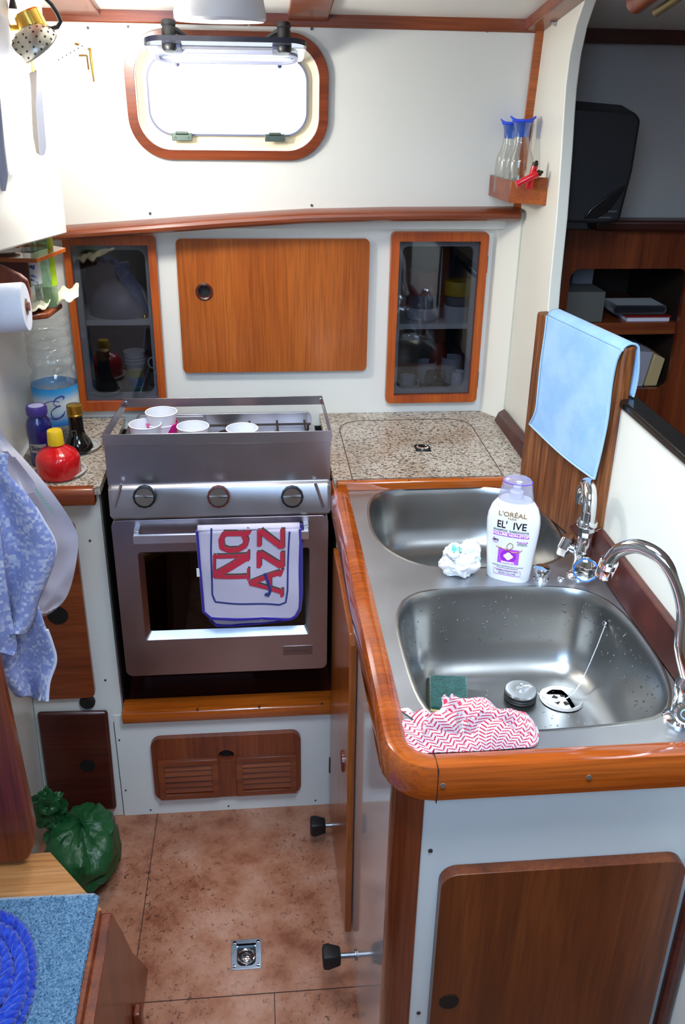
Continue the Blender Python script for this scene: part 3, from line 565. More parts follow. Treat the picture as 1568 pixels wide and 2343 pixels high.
# hob
HZ = .840
m = MB(); m.prism(rr(-.272, .130, 1.612, 1.95, .01, 3), 'z', .832, HZ); m.build('hob', STEEL, t, bevel=.002)
m = MB(); m.prism(rr(-.262, .122, HZ, .876, .012, 5), 'y', 1.925, 1.932); m.prism(rr(-.262, -.110, HZ, .873, .010, 5), 'y', 1.919, 1.924); m.build('hob_upstand', STEEL, t, bevel=.002)
m = MB(); m.hexa([(-.274, 1.66, HZ), (-.268, 1.66, HZ), (-.268, 1.90, HZ), (-.274, 1.90, HZ), (-.274, 1.66, HZ+.03), (-.268, 1.66, HZ+.03), (-.268, 1.88, HZ+.03), (-.274, 1.88, HZ+.03)]); m.build('side_guard', STEEL, t, bevel=.004)
IRON = P('sooty pan support', '#3a302c', .5, .6)
for cx, cy in ((-.175, 1.77), (.045, 1.80), (-.06, 1.86)):
    m = MB(); m.lathe([(.030, 0), (.032, .006), (.024, .010), (.022, .016), (0, .017)], (cx, cy, HZ), 24); bn = m.build('burner', IRON, t)
m = MB()
for x in (-.235, -.175, -.115, -.015, .045, .105): m.cyl((x, 1.64, HZ+.024), (x, 1.905, HZ+.024), .0024, 8)
for y in (1.66, 1.73, 1.80, 1.885): m.cyl((-.255, y, HZ+.0235), (.118, y, HZ+.0235), .0026, 8)
for x in (-.25, -.065, .112):
    for y in (1.66, 1.885): m.cyl((x, y, HZ), (x, y, HZ+.024), .0024, 8)
m.build('pan_support', IRON, t)
m = MB(); m.hexa([(.038, 1.79, HZ+.024), (.041, 1.79, HZ+.024), (.041, 1.80, HZ+.024), (.038, 1.80, HZ+.024), (.0385, 1.79, HZ+.045), (.040, 1.79, HZ+.045), (.040, 1.792, HZ+.045), (.0385, 1.792, HZ+.045)]); m.build('pan_lug', IRON, t)
# kettle inside the oven, faint behind the glass
m = MB(); m.lathe([(.05, 0), (.055, .02), (.05, .05), (.03, .062), (.005, .066)], (-.15, 1.73, .5585), 24); tag(m.build('saucepan', P('dull pan', '#5a5c60', .3, .9)), 'dim metal pan behind the oven glass', 'pan')

# ------------------------------------------------------------------ plastic cups on the cooker
def cup(name, x, y, z0, h, r0, r1, mat, label, group=None):
    t = thing(name, label, 'cup', (x, y, z0), group=group)
    m = MB(); n = 8; pr = [(r0*.98, 0), (r0, .001)]+[(r0+(r1-r0)*k/n, h*k/n) for k in range(1, n+1)]+[(r1-.0008, h)]+[(r0-.0008+(r1-r0)*k/n, max(h*k/n, .0015)) for k in range(n-1, -1, -1)]
    m.lathe(pr, (x, y, z0), 36, caps=(True, True)); m.build('cup_wall', mat, t)
    m = MB(); m.tube([(x+(r1+.0002)*math.cos(a), y+(r1+.0002)*math.sin(a), z0+h) for a in [2*math.pi*k/36 for k in range(36)]], .0013, 8, closed=True); m.build('rim', mat, t); return t
CW = P('white cup', '#e6e4ea', .4, sss=.2)
zg = HZ+.0262
for (px, py, zr, holder, lab) in ((369, 942, .950, '#e8168c', 'white plastic cup standing in a pink beaker, furthest back on the cooker'), (332, 970, .938, '#d81c30', 'leftmost white plastic cup on the cooker, standing in a red beaker'),
                                  (441.5, 975, .936, '#1c3c8c', 'white plastic cup standing in a blue beaker, third from the left on the cooker'), (554, 980, .932, None, 'rightmost white plastic cup, alone on the front of the cooker')):
    p = U(px, py, z=zr); rt_ = .0303
    cup('plastic_cup', p.x, p.y, zg if holder is None else zr-.068, zr-zg if holder is None else .068, .021, rt_, CW, lab, None)
    if holder:
        hz = zr-.027 if holder != '#e8168c' else zr-.022
        mt = P('beaker '+holder, holder, .35)
        if holder == '#e8168c':
            mt, nt, bb = newmat('pink and white beaker'); bb.inputs['Roughness'].default_value = .35; w_ = nt.nodes.new('ShaderNodeTexNoise'); w_.inputs['Scale'].default_value = 22; w_.inputs['Detail'].default_value = 0
            nt.links.new(coords(nt), w_.inputs['Vector']); nt.links.new(ramp(nt, w_.outputs['Fac'], [(.36, '#f4e8f0'), (.37, '#ea1490')], 'CONSTANT'), bb.inputs['Base Color'])
        cup('beaker', p.x, p.y, zg, hz-zg, .0225, .0305, mt, {'#e8168c': 'bright pink beaker with white marks holding a white cup, on the cooker', '#d81c30': 'red beaker holding the leftmost white cup on the cooker', '#1c3c8c': 'blue beaker, almost hidden, under a white cup on the cooker'}[holder])

# ------------------------------------------------------------------ towel on the oven handle
def ribbon(m, pts, wdt, nrm, th=.0012):
    pts = [Vector(p) for p in pts]; loops = []
    for i, p in enumerate(pts):
        a = pts[max(i-1, 0)]; b = pts[min(i+1, len(pts)-1)]; d_ = (b-a).normalized(); s_ = d_.cross(Vector(nrm)).normalized()*wdt/2; n_ = Vector(nrm)*th
        loops.append([p-s_-n_, p+s_-n_, p+s_+n_, p-s_+n_])
    return m.loft(loops, sm=False)
t = thing('terry_towel', 'white terry towel with purple hem and red writing hanging on the oven handle', 'towel', (-.02, 1.56, .55))
TT = fabric('white terry', '#d8cfe4', .8, 1400); TP = fabric('purple hem', '#2e1e90', .5, 1200); TR = fabric('red terry writing', '#cc1c3c', .7, 1400); TB = fabric('navy terry line', '#202c80', .7, 1400); TD = fabric('dark outline terry', '#4c4438', .7, 1400)
def fy(x, z): return 1.5525-.0025*math.sin((x+.1)*46+z*9)-.0015*math.sin(z*50+x*20)-.010*max(0, (.76-z))*.25
fx0 = lambda z: -.1165+(.004*((.78-z)/.2)); fx1 = lambda z: .0765
ztop, zbot = .776, .578
fr = [(fx0(z), z) for z in [ztop-(ztop-zbot-.02)*k/8 for k in range(9)]]
bl = [(-.108+.0045, .588), (-.098, .583), (-.05, .580), (0, .578), (.045, .573), (.058, .574), (.068, .582), (.0755, .600)]
rg = [(.0765, z) for z in (.64, .70, ztop)]
outl = fr+bl+rg
def gridpoly(outl, fn, nu=26, nv=30):
    m = MB(); zs = [ztop-(ztop-min(p[1] for p in outl))*j/nv for j in range(nv+1)]; rows = []
    for z in zs:
        z = max(z, min(p[1] for p in outl)+1e-5); z = min(z, ztop-1e-5); xs = []
        for i in range(len(outl)):
            a, b = outl[i], outl[(i+1) % len(outl)]
            if (a[1]-z)*(b[1]-z) < 0: xs.append(a[0]+(b[0]-a[0])*(z-a[1])/(b[1]-a[1]))
        if not xs: xs = [0, 0]
        rows.append([fn(min(xs)+(max(xs)-min(xs))*i/nu, z) for i in range(nu+1)])
    vs = [q for r in rows for q in r]; fs = [(j*(nu+1)+i, j*(nu+1)+i+1, (j+1)*(nu+1)+i+1, (j+1)*(nu+1)+i) for j in range(nv) for i in range(nu)]
    return m.add(vs, fs, True)
m = gridpoly(outl, lambda x, z: (x, fy(x, z), z)); m.build('front_flap', TT, t, solid=.004, off=0)
m = MB(); m.grid(lambda u, v: (-.1155+.192*u, 1.559-.0075*math.cos(math.pi*v), .7755+.006*math.sin(math.pi*v)), 12, 8); m.build('fold', TT, t, solid=.004, off=0)
ob = [(-.112, ztop)]+[(-.108, .66), (-.104, .59), (-.100, .570), (-.090, .558), (-.06, .556), (0, .559), (.045, .563), (.068, .570), (.0765, .585), (.080, .62), (.080, ztop)]
m = gridpoly(ob, lambda x, z: (x, 1.5675-.001*math.sin(x*60)-.004*max(0, .7-z)*2, z)); m.build('back_flap', TT, t, solid=.003, off=0)
m = MB(); m.tube([(x, fy(x, z)-.0008, z) for x, z in fr+bl+rg], .0032, 8); m.build('hem', TP, t)
m = MB(); m.tube([(x, 1.5675-.001*math.sin(x*60)-.004*max(0, .7-z)*2, z) for x, z in ob], .0034, 8); m.build('hem', TP, t)
def pxt(px, py): p = U(px, py, y=1.55); return (p.x, p.z)
m = MB(); line = [pxt(*p) for p in ((484, 1208), (483, 1260), (485, 1320), (486, 1362), (493, 1378), (540, 1381), (600, 1383), (640, 1385), (654, 1378), (658, 1350), (659, 1290), (661, 1240), (663, 1208))]
lp = []
for i in range(len(line)-1):
    for k in range(5): a, b = line[i], line[i+1]; lp.append((a[0]+(b[0]-a[0])*k/5, a[1]+(b[1]-a[1])*k/5))
ribbon(m, [(x, fy(x, z)-.0022, z) for x, z in lp], .0034, (0, -1, 0), .0008); m.build('blue_line', TB, t)
# letters read upwards: strokes given in photo pixels
def stroke(pts, wd, mat, nm, lift=.0028, th=.0009):
    m = MB(); q = []
    for i in range(len(pts)-1):
        a, b = pxt(*pts[i]), pxt(*pts[i+1])
        for k in range(4): q.append((a[0]+(b[0]-a[0])*k/4, a[1]+(b[1]-a[1])*k/4))
    q.append(pxt(*pts[-1])); ribbon(m, [(x, fy(x, z)-lift, z) for x, z in q], wd, (0, -1, 0), th); return m
def letter(nm, strokes):
    for mat, dx, dy, lift in ((TD, 2.2, -3.2, .0024), (TR, 0, 0, .0030)):
        m = MB()
        for pts, wd in strokes:
            s_ = stroke([(x+dx, y+dy) for x, y in pts], wd*.00115, mat, nm, lift); m.add(s_.v, s_.f)
        m.build(nm if mat is TR else 'letter_outline', mat, t)  # dark terry copy of the strokes, offset behind the red ones
letter('letter_n', [([(490, 1319), (490, 1268)][::-1], 4), ([(490, 1317), (568, 1318)], 7), ([(568, 1326), (568, 1300)], 4), ([(492, 1314), (566, 1274)], 13), ([(494, 1272), (568, 1272)], 7), ([(568, 1262), (568, 1284)], 4)])
letter('letter_a', [([(512, 1222), (506, 1235), (508, 1252), (522, 1258), (545, 1258), (560, 1250), (563, 1238), (558, 1225)], 9), ([(510, 1220), (566, 1221), (570, 1212)], 9)])
letter('letter_z', [([(594, 1268), (604, 1300)][:1]+[(594, 1297)], 6), ([(592, 1264), (592, 1300)], 7), ([(594, 1267), (644, 1296)], 10), ([(646, 1262), (646, 1299)], 7)])
letter('letter_z', [([(593, 1212), (593, 1252)], 7), ([(595, 1214), (644, 1250)], 10), ([(646, 1208), (646, 1254)], 7)])
letter('letter_a', [([(570, 1334), (640, 1310)], 9), ([(572, 1334), (644, 1354)], 7), ([(618, 1316), (618, 1348)], 5), ([(645, 1346), (645, 1365)], 5), ([(646, 1303), (640, 1318)], 5)])
m = stroke([(606, 1312), (613, 1330), (619, 1350), (614, 1362), (607, 1358)], .0058, TB, 'mark', .0042); m.build('blue_hook_mark', TB, t)
p = pxt(455, 1310); m = MB(); m.box(p[0]-.004, p[0]+.0015, 1.5495, 1.551, p[1]-.009, p[1]+.009); m.build('label_tab', WHITEP, t)

# ------------------------------------------------------------------ left counter
def depth(p): return (Vector(p)-CAM).dot(fw)
def rad(w_px, p): return w_px/2*depth(p)/F
PLT = P('grey metal plate', '#d0d0ca', .3, .3)
for (px, py, wpx, lab, zt) in ((139, 1083, 118, 'round metal tray under the red bottle', 0), (188, 1026, 86, 'round metal tray under the dark bottle', 0)):
    p = U(px, py, z=ZC); r = rad(wpx, p); m = MB(); m.lathe([(r*.82, 0), (r*.9, .002), (r, .008), (r-.001, .0092), (r-.005, .0092), (r*.86, .004), (r*.5, .003), (0, .003)], p, 40); tag(m.build('tray', PLT), lab, 'tray')
p = U(137, 1085, z=ZC+.003); t = thing('plastic_bottle', 'squat red ribbed plastic bottle with a yellow cap on a metal tray', 'bottle', p)
r = rad(98, p); zt = U(127, 1015, y=p.y).z-p.z; zc = U(127, 984, y=p.y-.0).z-p.z
def rib_(n, amp, z0): return lambda a, z: 1+(amp*math.cos(a*n) if z > z0 else 0)
m = MB(); m.lathe([(r*.93, 0), (r, .004), (r*1.0, zt*.50), (r*.98, zt*.60), (r*.88, zt*.72), (r*.68, zt*.83), (r*.42, zt*.91), (r*.33, zt*.95), (r*.32, zt*1.04)], p, 72, fn=rib_(26, .011, .016)); m.build('body', P('glossy red plastic', '#c00c14', .2, coat=.3), t)
m = MB(); rc = rad(36, p); m.lathe([(rc, zt*.99), (rc*1.0, zt*.99+.006), (rc*.93, zc-.002), (rc*.85, zc), (0, zc)], p, 40, fn=lambda a, z: 1+.02*math.cos(a*30)); m.build('cap', P('yellow cap', '#d8b414', .4), t)
p = U(181, 1030, z=ZC+.003); t = thing('glass_bottle', 'dark bottle with a bulging base and gold cap on a metal tray', 'bottle', p)
r = rad(66, p); zt = U(172, 950, y=p.y).z-p.z; zc = U(172, 925, y=p.y).z-p.z; rn = rad(33, p)
m = MB(); m.lathe([(r*.8, 0), (r, .004), (r*.98, .012), (r*.8, .024), (rn*1.15, .034), (rn*1.0, zt*.6), (rn*.95, zt)], p, 36); m.build('body', P('black bottle glass', '#0c0d0a', .08, coat=.4), t)
m = MB(); m.lathe([(rn*1.02, zt), (rn*1.05, zt+.003), (rn*.98, zt+.004), (rn*1.05, zt+.006), (rn*1.02, zc-.001), (rn*.9, zc), (0, zc)], p, 32); m.build('cap', P('gold cap', '#b48c34', .3, .8), t)
a0 = p+Vector((-.003, -rn-.0004, zt*.55)); m = MB(); m.tube([a0+Vector((u, 0, v)) for u, v in ((-.004, -.007), (.004, -.007), (.004, .006), (-.004, .006))], .0003, 4, closed=True); m.build('label_frame', P('pale line', '#b0b0a0', .6), t)
p = U(100, 1060, z=ZC); t = thing('tall_jar', 'dark blue tall bottle with a purple lid against the left wall', 'bottle', p)
r = rad(56, p); h_ = U(93, 928, y=p.y).z-p.z; rl = rad(45, p)
m = MB(); m.lathe([(r*.9, 0), (r*.94, .004), (r*.94, h_*.45), (r, h_*.55), (r*1.0, h_*.68), (r*.9, h_*.76), (rl*.88, h_*.82), (rl*.85, h_*.86)], p, 40); m.build('body', P('dark blue plastic', '#10185c', .18, coat=.4), t)
m = MB(); m.lathe([(rl, h_*.86), (rl*1.03, h_*.89), (rl*1.03, h_*.97), (rl*.96, h_), (0, h_)], p, 36); lid_ = m.build('lid', P('purple lid', '#3a2a78', .35), t)
m = MB(); m.lathe([(rl*.75, h_+.0004), (0, h_+.0006)], p, 30); m.build('lid_top', P('pale lid top', '#a0a0c8', .4), lid_)
pl2 = p; jr = r
def wrapfn(parent, c, r, z0, ang, lean_=0):
    o0 = WL[parent.name]
    def f(u, v, w):
        a = ang+u/r; return (c.x+(r+w)*math.sin(a)-o0.x, c.y-(r+w)*math.cos(a)-o0.y, z0+v-o0.z)
    return f
m = MB(); f = wrapfn(t, p, r*.955, p.z+h_*.33, -.1); m.grid(lambda u, v: tuple(Vector(f((u-.5)*.034, (v-.5)*.018, .0002))+p), 8, 2); m.build('label', P('beige label', '#8c8a88', .6), t)
text('label_lettering', 'Skipp', .0125, P('dark letters', '#1c1c3c', .6), t, wrapfn(t, p, r*.955, p.z+h_*.33, -.1), .0003, .0004)
m = MB(); f2 = wrapfn(t, p, r*.955, p.z+h_*.14, .05); m.grid(lambda u, v: tuple(Vector(f2((u-.5)*.014, (v-.5)*.016, .0003))+p), 4, 2); m.build('label_picture', P('orange picture', '#c08a28', .6), t)
# big clear water bottle
p = Vector((-.418, 1.885, ZC)); t = thing('water_bottle', 'big clear ribbed water bottle with a blue and white label, in the corner', 'bottle', p)
r = .047; H_ = .315
prf = [(r*.86, 0), (r, .006), (r, .03)]
for k in range(1): pass
prf += [(r, .035), (r*.99, .036), (r*.99, .118), (r, .119), (r, .128)]
zz = .128
prf += [(r*.97, .134), (r*.84, .146), (r*.9, .156)]
for k in range(5): z_ = .160+k*.021; prf += [(r*.97, z_), (r*.99, z_+.008), (r*.97, z_+.015), (r*.91, z_+.018)]
prf += [(r*.96, .268), (r*.9, .285), (r*.6, .31), (r*.34, .33), (r*.3, .35)]
m = MB(); m.lathe(prf, p, 48, fn=lambda a, z: 1+.018*math.cos(a*9+z*160)*(1 if .15 < z < .27 else 0)); m.build('body', CLEAR, t)
mt, nt, bb = newmat('bottle label sky'); bb.inputs['Roughness'].default_value = .45
tc = nt.nodes.new('ShaderNodeTexCoord'); sp = nt.nodes.new('ShaderNodeSeparateXYZ'); nt.links.new(tc.outputs['Object'], sp.inputs[0]); mr = nt.nodes.new('ShaderNodeMapRange'); mr.inputs[1].default_value = .036; mr.inputs[2].default_value = .118; nt.links.new(sp.outputs[2], mr.inputs[0])
nt.links.new(ramp(nt, mr.outputs[0], [(0, '#1a66b8'), (.12, '#3c86cc'), (.35, '#b4ccdc'), (.62, '#d4d8d4'), (.85, '#4ca4dc'), (1, '#1490d8')]), bb.inputs['Base Color'])
m = MB(); m.lathe([(r*1.003, .037), (r*1.003, .117)], p, 48, caps=(False, False)); lb = m.build('label', mt, t)
fE = wrapfn(lb, p, r*1.003, p.z+.077, .16); m = MB(); m.tube([tuple(Vector(fE(u, v, .0006))+p) for u, v in [curve([(.016, .017), (.019, .022), (.013, .0245), (.002, .020), (-.003, .010), (.004, .004), (.010, .005), (.002, .003), (-.009, -.006), (-.009, -.017), (.000, -.022), (.012, -.017), (.018, -.008)], k/60) for k in range(61)]], [.0007+.0009*math.sin(math.pi*((k*3/60) % 1)) for k in range(61)], 6); m.build('label_lettering', P('violet script', '#3c3c88', .5), lb)
text('label_lettering', 't', .036, P('violet script', '#3c3c88', .5), lb, (lambda f: (lambda u, v, w: f(u+v*.25, v, w+.0004)))(wrapfn(lb, p, r*1.003, p.z+.070, .92)), .0, .0003, .8)
m = MB(); f = wrapfn(lb, p, r*1.004, p.z+.077, .2)
m.tube([tuple(Vector(f(.024*math.cos(a)*(1 if a < 4 else .8)-.006, .020*math.sin(a)-.004, .0006))+p) for a in [1.0+k*.28 for k in range(18)]], .0007, 5); m.build('label_swash', P('violet script', '#3c3c88', .5), lb)
# ------------------------------------------------------------------ left wall: locker, shelf, roll, lamp, utensils
t = thing('wall_locker', 'white locker on the left wall in the glare of the lamp', 'locker', (-.39, 1.45, 1.29))
m = MB(); m.hexa([(-.52, 1.0, 1.362), (-.331, 1.0, 1.362), (-.331, 1.744, 1.286), (-.52, 1.744, 1.286), (-.52, 1.0, 1.79), (-.331, 1.0, 1.79), (-.331, 1.744, 1.66), (-.52, 1.744, 1.66)]); m.build('body', LAM, t, bevel=.003)
t = thing('corner_shelf', 'small two tier wooden bottle shelf on the left wall under the white locker', 'shelf', (-.41, 1.74, 1.15))
za = 1.262; A = [U(0, 590, z=za), U(84, 592, z=za), U(150, 567, z=za)]
poly = [(-.462, A[0].y), (A[0].x, A[0].y), (A[1].x, A[1].y), (A[2].x, A[2].y), (-.40, 1.80), (-.462, 1.80)]
hole = [(-.425, 1.690), (-.385, 1.688), (-.362, 1.752), (-.39, 1.79), (-.428, 1.79)]
m = MB(); m.prism(poly, 'z', za-.007, za, [hole]); m.build('upper_tier', TRIM_X, t, bevel=.002)
m = MB(); m.hexa([(-.462, A[0].y+.006, za-.05), (A[0].x+.045, A[0].y-.001, za-.05), (A[0].x+.045, A[0].y+.005, za-.05), (-.462, A[0].y+.012, za-.05), (-.462, A[0].y+.006, za-.007), (A[0].x+.045, A[0].y-.001, za-.007), (A[0].x+.045, A[0].y+.005, za-.007), (-.462, A[0].y+.012, za-.007)]); m.build('apron', DARKW, t)
zb = 1.155; Bq = [U(60, 722, z=zb), U(112, 716, z=zb), U(142, 694, z=zb)]
m = MB(); m.prism([(-.47, Bq[0].y), (Bq[0].x, Bq[0].y), (Bq[1].x, Bq[1].y), (Bq[2].x, Bq[2].y), (-.40, 1.85), (-.47, 1.85)], 'z', zb-.010, zb); m.build('lower_tier', MAHO_X, t, bevel=.003)
# end bracket behind the paper roll
yk = 1.42; pk = [U(*q, y=yk) for q in ((-60, 600), (0, 607), (45, 628), (62, 642), (68, 668), (70, 735), (-60, 760))]
t = tag(MB().prism([(q.x, q.z) for q in pk], 'y', yk, yk+.010).build('roll_bracket', MAHO_Z, bevel=.002), 'dark wooden bracket with a rounded corner behind the paper roll', 'bracket')
# white dish on the upper tier
q = U(45, 577, z=za+.002); m = MB(); m.lathe([(.018, 0), (.020, .002), (.028, .004), (.0275, .005), (.018, .003), (0, .003)], (-.432, 1.688, za), 30); tag(m.build('saucer', WHITEP), 'white saucer glowing on the upper tier of the corner shelf', 'saucer')
# bottles in the shelf
p = U(83, 694, z=zb+.003); p.y = max(p.y, 1.70); p = Vector((U(83, 690, y=1.715).x, 1.715, zb)); t = thing('water_bottle', 'small water bottle with a white and blue mountain label on the corner shelf', 'bottle', p); r = rad(37, p)
m = MB(); m.lathe([(r*.85, 0), (r, .005), (r, .03), (r*.96, .034), (r*1.0, .038), (r, .10), (r*.92, .115), (r*.5, .14), (r*.35, .150)], p, 36); m.build('body', CLEAR, t)
z0, z1 = U(83, 652, y=1.70).z, U(83, 594, y=1.70).z
m = MB(); m.lathe([(r*1.01, z0-zb), (r*1.01, z1-zb+.01)], p, 36, caps=(False, False)); lb = m.build('label', P('white label', '#d4dce4', .5), t)
f = wrapfn(lb, p, r*1.02, z1-.012, -.15); text('label_lettering', 'Cavag', .0098, P('label blue', '#1c54a8', .5), lb, (lambda f: lambda u, v, w: f(u+v*.2, v, w+.0003))(f), .0004, .0003, .9)
m = MB(); f = wrapfn(lb, p, r*1.02, z0, .1)
for pts in ([(-.010, .003), (-.003, .013), (.001, .009), (.009, .0035), (.009, .002)], [(-.010, .000), (.010, .001), (.010, -.001), (-.010, -.002)], [(-.004, .016), (.001, .018), (.010, .012), (.004, .014)]):
    n = len(pts); m.add([tuple(Vector(f(u, v, .0003))+p) for u, v in pts]+[tuple(Vector(f(u, v, .0008))+p) for u, v in pts], [tuple(range(n)), tuple(range(2*n-1, n-1, -1))])
m.build('label_mountain', P('label blue', '#1c54a8', .5), lb)
p = Vector((U(108, 676, y=1.745).x, 1.745, zb)); t = thing('oil_bottle', 'green bottle with a yellow green label behind the small water bottle', 'bottle', p); r = rad(50, p)
m = MB(); m.lathe([(r*.9, 0), (r, .004), (r, .14), (r*.8, .155), (r*.4, .17)], p, 36); m.build('body', clear('green tinted plastic', (.72, .90, .74, 1), .05, .4, .06, '#a8d8b0', .25), t)
m = MB(); m.lathe([(r*.9, .002), (r*.95, .004), (r*.95, .032)], p, 30, caps=(True, True)); m.build('contents', P('olive liquid', '#5a5c10', .15, trans=.2), t)
m = MB(); L_ = []; 
m.grid(lambda u, v: (p.x+r*1.02*math.sin(.75+u*1.2), p.y-r*1.02*math.cos(.75+u*1.2), zb+.040+v*.105), 8, 2); m.build('label', P('lime label', '#9ec414', .5), t)
# crumpled napkin on the lower tier
from mathutils import noise as NZ
def ridge(v, s, o=0): return 1-abs(NZ.noise(Vector(v)*s+Vector((o, o*1.7, o*.3))))*2
t = tag(MB().grid(lambda u, v: (lambda P0: (P0.x, P0.y, P0.z+.012*ridge((u*3, v*2, 0), 1.4, 3)*(1-abs(u-.5))+.012*u*u))(U(60+122*u, 712-18*u-(38-10*u)*v+6*math.sin(u*9)*(1-v), z=zb+.006)), 22, 8).build('napkin', fabric('cream napkin', '#e8e0c4', .2, 300), solid=.002), 'crumpled cream paper napkin on the lower tier of the corner shelf', 'napkin')
# kitchen roll
p1 = U(40, 703, y=1.27); ax = Vector((1, .04, .05)).normalized(); r = rad(110, p1)
t = thing('paper_towel_roll', 'white kitchen paper roll on the left wall', 'paper roll', p1)
m = MB(); m.lathe([(r*.35, 0), (r*.97, 0), (r, .003), (r*.995, .06), (r, .12), (r, .20)], p1+ax*.012, 48, -ax, (True, True)); m.build('paper', P('paper towel', '#dfe2ee', .9, bump=.5, bscale=420), t)
m = MB(); m.lathe([(r*.34, 0), (r*.34, .004)], p1+ax*.0125, 24, -ax); m.build('core', P('cardboard core', '#8a7458', .8), t)
m = MB(); m.cyl(p1-ax*.30, p1+ax*.016, .006, 12); m.build('spindle', MAHO_X, t)
# brass reading lamp
yl = 1.50; LP = lambda px, py, y=yl: U(px, py, y=y)
t = thing('reading_lamp', 'brass reading lamp with a perforated shade and black cord, upper left', 'lamp', LP(70, 62))
a, b = LP(58, 26), LP(96, 100); d_ = (b-a)
m = MB(); m.lathe([(.016, 0), (.0195, .003), (.0195, d_.length), (.018, d_.length+.001)], a, 32, d_); m.build('body', BRASS, t)
m = MB(); m.cyl(LP(-40, 64), LP(106, 63), .0042, 12); m.build('arm', BRASS, t)
m = MB(); m.tube([LP(100, -60), LP(102, -5), LP(118, 10), LP(132, 32), LP(139, 50), LP(132, 62), LP(118, 66), LP(104, 63)], .0032, 8); m.tube([LP(26, -60), LP(28, -5), LP(30, 20)], [.003, .003, .006], 8); m.build('cord', P('black cord', '#15161a', .5), t)
c = LP(70, 128, 1.47); dd = Vector((-.55, -.15, -.5)).normalized(); rs = .036
m = MB(); pr = [(rs*math.sin(R(a_)), rs*.85*math.cos(R(a_))) for a_ in range(0, 96, 8)]; m.lathe([(max(x, .001), z) for x, z in pr], c-dd*.012, 36, Vector((-.45, -.35, .75)), (False, False)); sh = m.build('shade', P('pale metal shade', '#b8b4a8', .3, .6), t, solid=.0015)
qd = Vector((0, 0, 1)).rotation_difference(Vector((-.45, -.35, .75)).normalized())
m = MB()
for ring_, n_ in ((22, 6), (36, 10), (50, 14), (64, 18), (78, 20)):
    for k in range(n_):
        a_, b_ = R(ring_), 2*math.pi*(k+.3*ring_)/n_; nn = Vector((math.sin(a_)*math.cos(b_), math.sin(a_)*math.sin(b_), math.cos(a_)*.85)); m.cyl(c-dd*.012+qd @ (nn*rs*.99), c-dd*.012+qd @ (nn*rs*1.018), .0014, 8)
m.build('perforations', STEEL_D, sh)
m = MB(); m.sphere(c-dd*.005+Vector((.012, .02, -.012)), .017); m.build('bulb', P('lit bulb', '#fffaf0', .3, emis=10), t)
# utensils hanging under the lamp from the same rail
def plate(name, pxs, y, th, mat, label, cat, hole=None, parent=None):
    q = [U(*p_, y=y) for p_ in pxs]; m = MB(); m.prism([(v.x, v.z) for v in q], 'y', y, y+th); o = m.build(name, mat, parent, bevel=min(th*.35, .002)); return tag(o, label, cat) if parent is None else o
t = thing('fish_slice', 'long narrow steel utensil blade hanging below the brass lamp', 'utensil', U(80, 160, y=1.50))
plate('blade', [(60, 168), (88, 158), (95, 200), (97, 260), (104, 330), (101, 350), (92, 357), (82, 350), (72, 300), (66, 230)], 1.50, .0035, steel('mirror blade', '#8c8680', .08, .2), '', '', parent=t)
plate('blade_edge', [(84, 160), (94, 158), (99, 250), (106, 335), (102, 354), (91, 358), (88, 320), (82, 240)], 1.4975, .002, P('lilac white edge', '#c8cce0', .4), '', '', parent=t)
m = MB(); m.tube([U(76, 165, y=1.502), U(70, 110, y=1.51), U(68, 64, y=1.512)], .0028, 8); m.build('shank', BRASS, t)
t = thing('slotted_spoon', 'slim white slotted spoon with small holes lying towards the hull, right of the lamp', 'utensil', U(150, 130, y=1.6))
plate('blade', [(98, 152), (150, 122), (188, 98), (200, 96), (208, 100), (206, 108), (160, 130), (112, 160)], 1.60, .003, P('white nylon', '#e4e4ea', .4), '', '', parent=t)
m = MB()
for k in range(9): q = U(116+k*9, 147-k*5.2, y=1.5995); m.cyl(q, q+Vector((0, -.0008, 0)), .0012, 6)
m.build('holes', STEEL_D, t)
hk = MB(); yy = yu(1.57)-.004
hk.tube([U(172, 100, y=yy), U(206, 112, y=yy-.01), U(209, 140, y=yy-.012), U(215, 187, y=yy-.006)], [.002, .0028, .0024, .0015], 8); hk.tube([U(181, 127, y=yy-.004), U(199, 128, y=yy-.008), U(203, 160, y=yy-.01)], .0016, 6)
tag(hk.build('hook', BRASS), 'small brass hook on the hull panel left of the port', 'hook')
FROST = bpy.data.materials.new('frosted plastic'); FROST.use_nodes = True; nt = FROST.node_tree; nt.nodes.clear(); o_ = nt.nodes.new('ShaderNodeOutputMaterial'); d1_ = nt.nodes.new('ShaderNodeBsdfDiffuse'); d1_.inputs[0].default_value = C('#eef0f6'); d2_ = nt.nodes.new('ShaderNodeBsdfTransparent'); d3_ = nt.nodes.new('ShaderNodeBsdfTranslucent'); d3_.inputs[0].default_value = C('#f4f6ff')
m1_ = nt.nodes.new('ShaderNodeMixShader'); m1_.inputs[0].default_value = .45; nt.links.new(d1_.outputs[0], m1_.inputs[1]); nt.links.new(d3_.outputs[0], m1_.inputs[2]); m2_ = nt.nodes.new('ShaderNodeMixShader'); m2_.inputs[0].default_value = .6; nt.links.new(m1_.outputs[0], m2_.inputs[2]); nt.links.new(d2_.outputs[0], m2_.inputs[1]); nt.links.new(m2_.outputs[0], o_.inputs[0])
t = thing('hanging_container', 'frosted white container hanging at the far upper left', 'container', U(0, 200, y=1.38))
q = [U(*p_, y=1.38) for p_ in ((-70, 30), (8, 28), (14, 80), (18, 112), (42, 128), (56, 150), (62, 190), (66, 280), (72, 370), (40, 400), (-70, 420))]
mb = MB(); mb.prism([(v.x, v.z) for v in q], 'y', 1.38, 1.41); mb.build('body', FROST, t, bevel=.010, seg=4)
t = thing('ladle', 'grey ladle tip hanging at the left edge of the picture above the paper roll', 'utensil', U(0, 400, y=1.33))
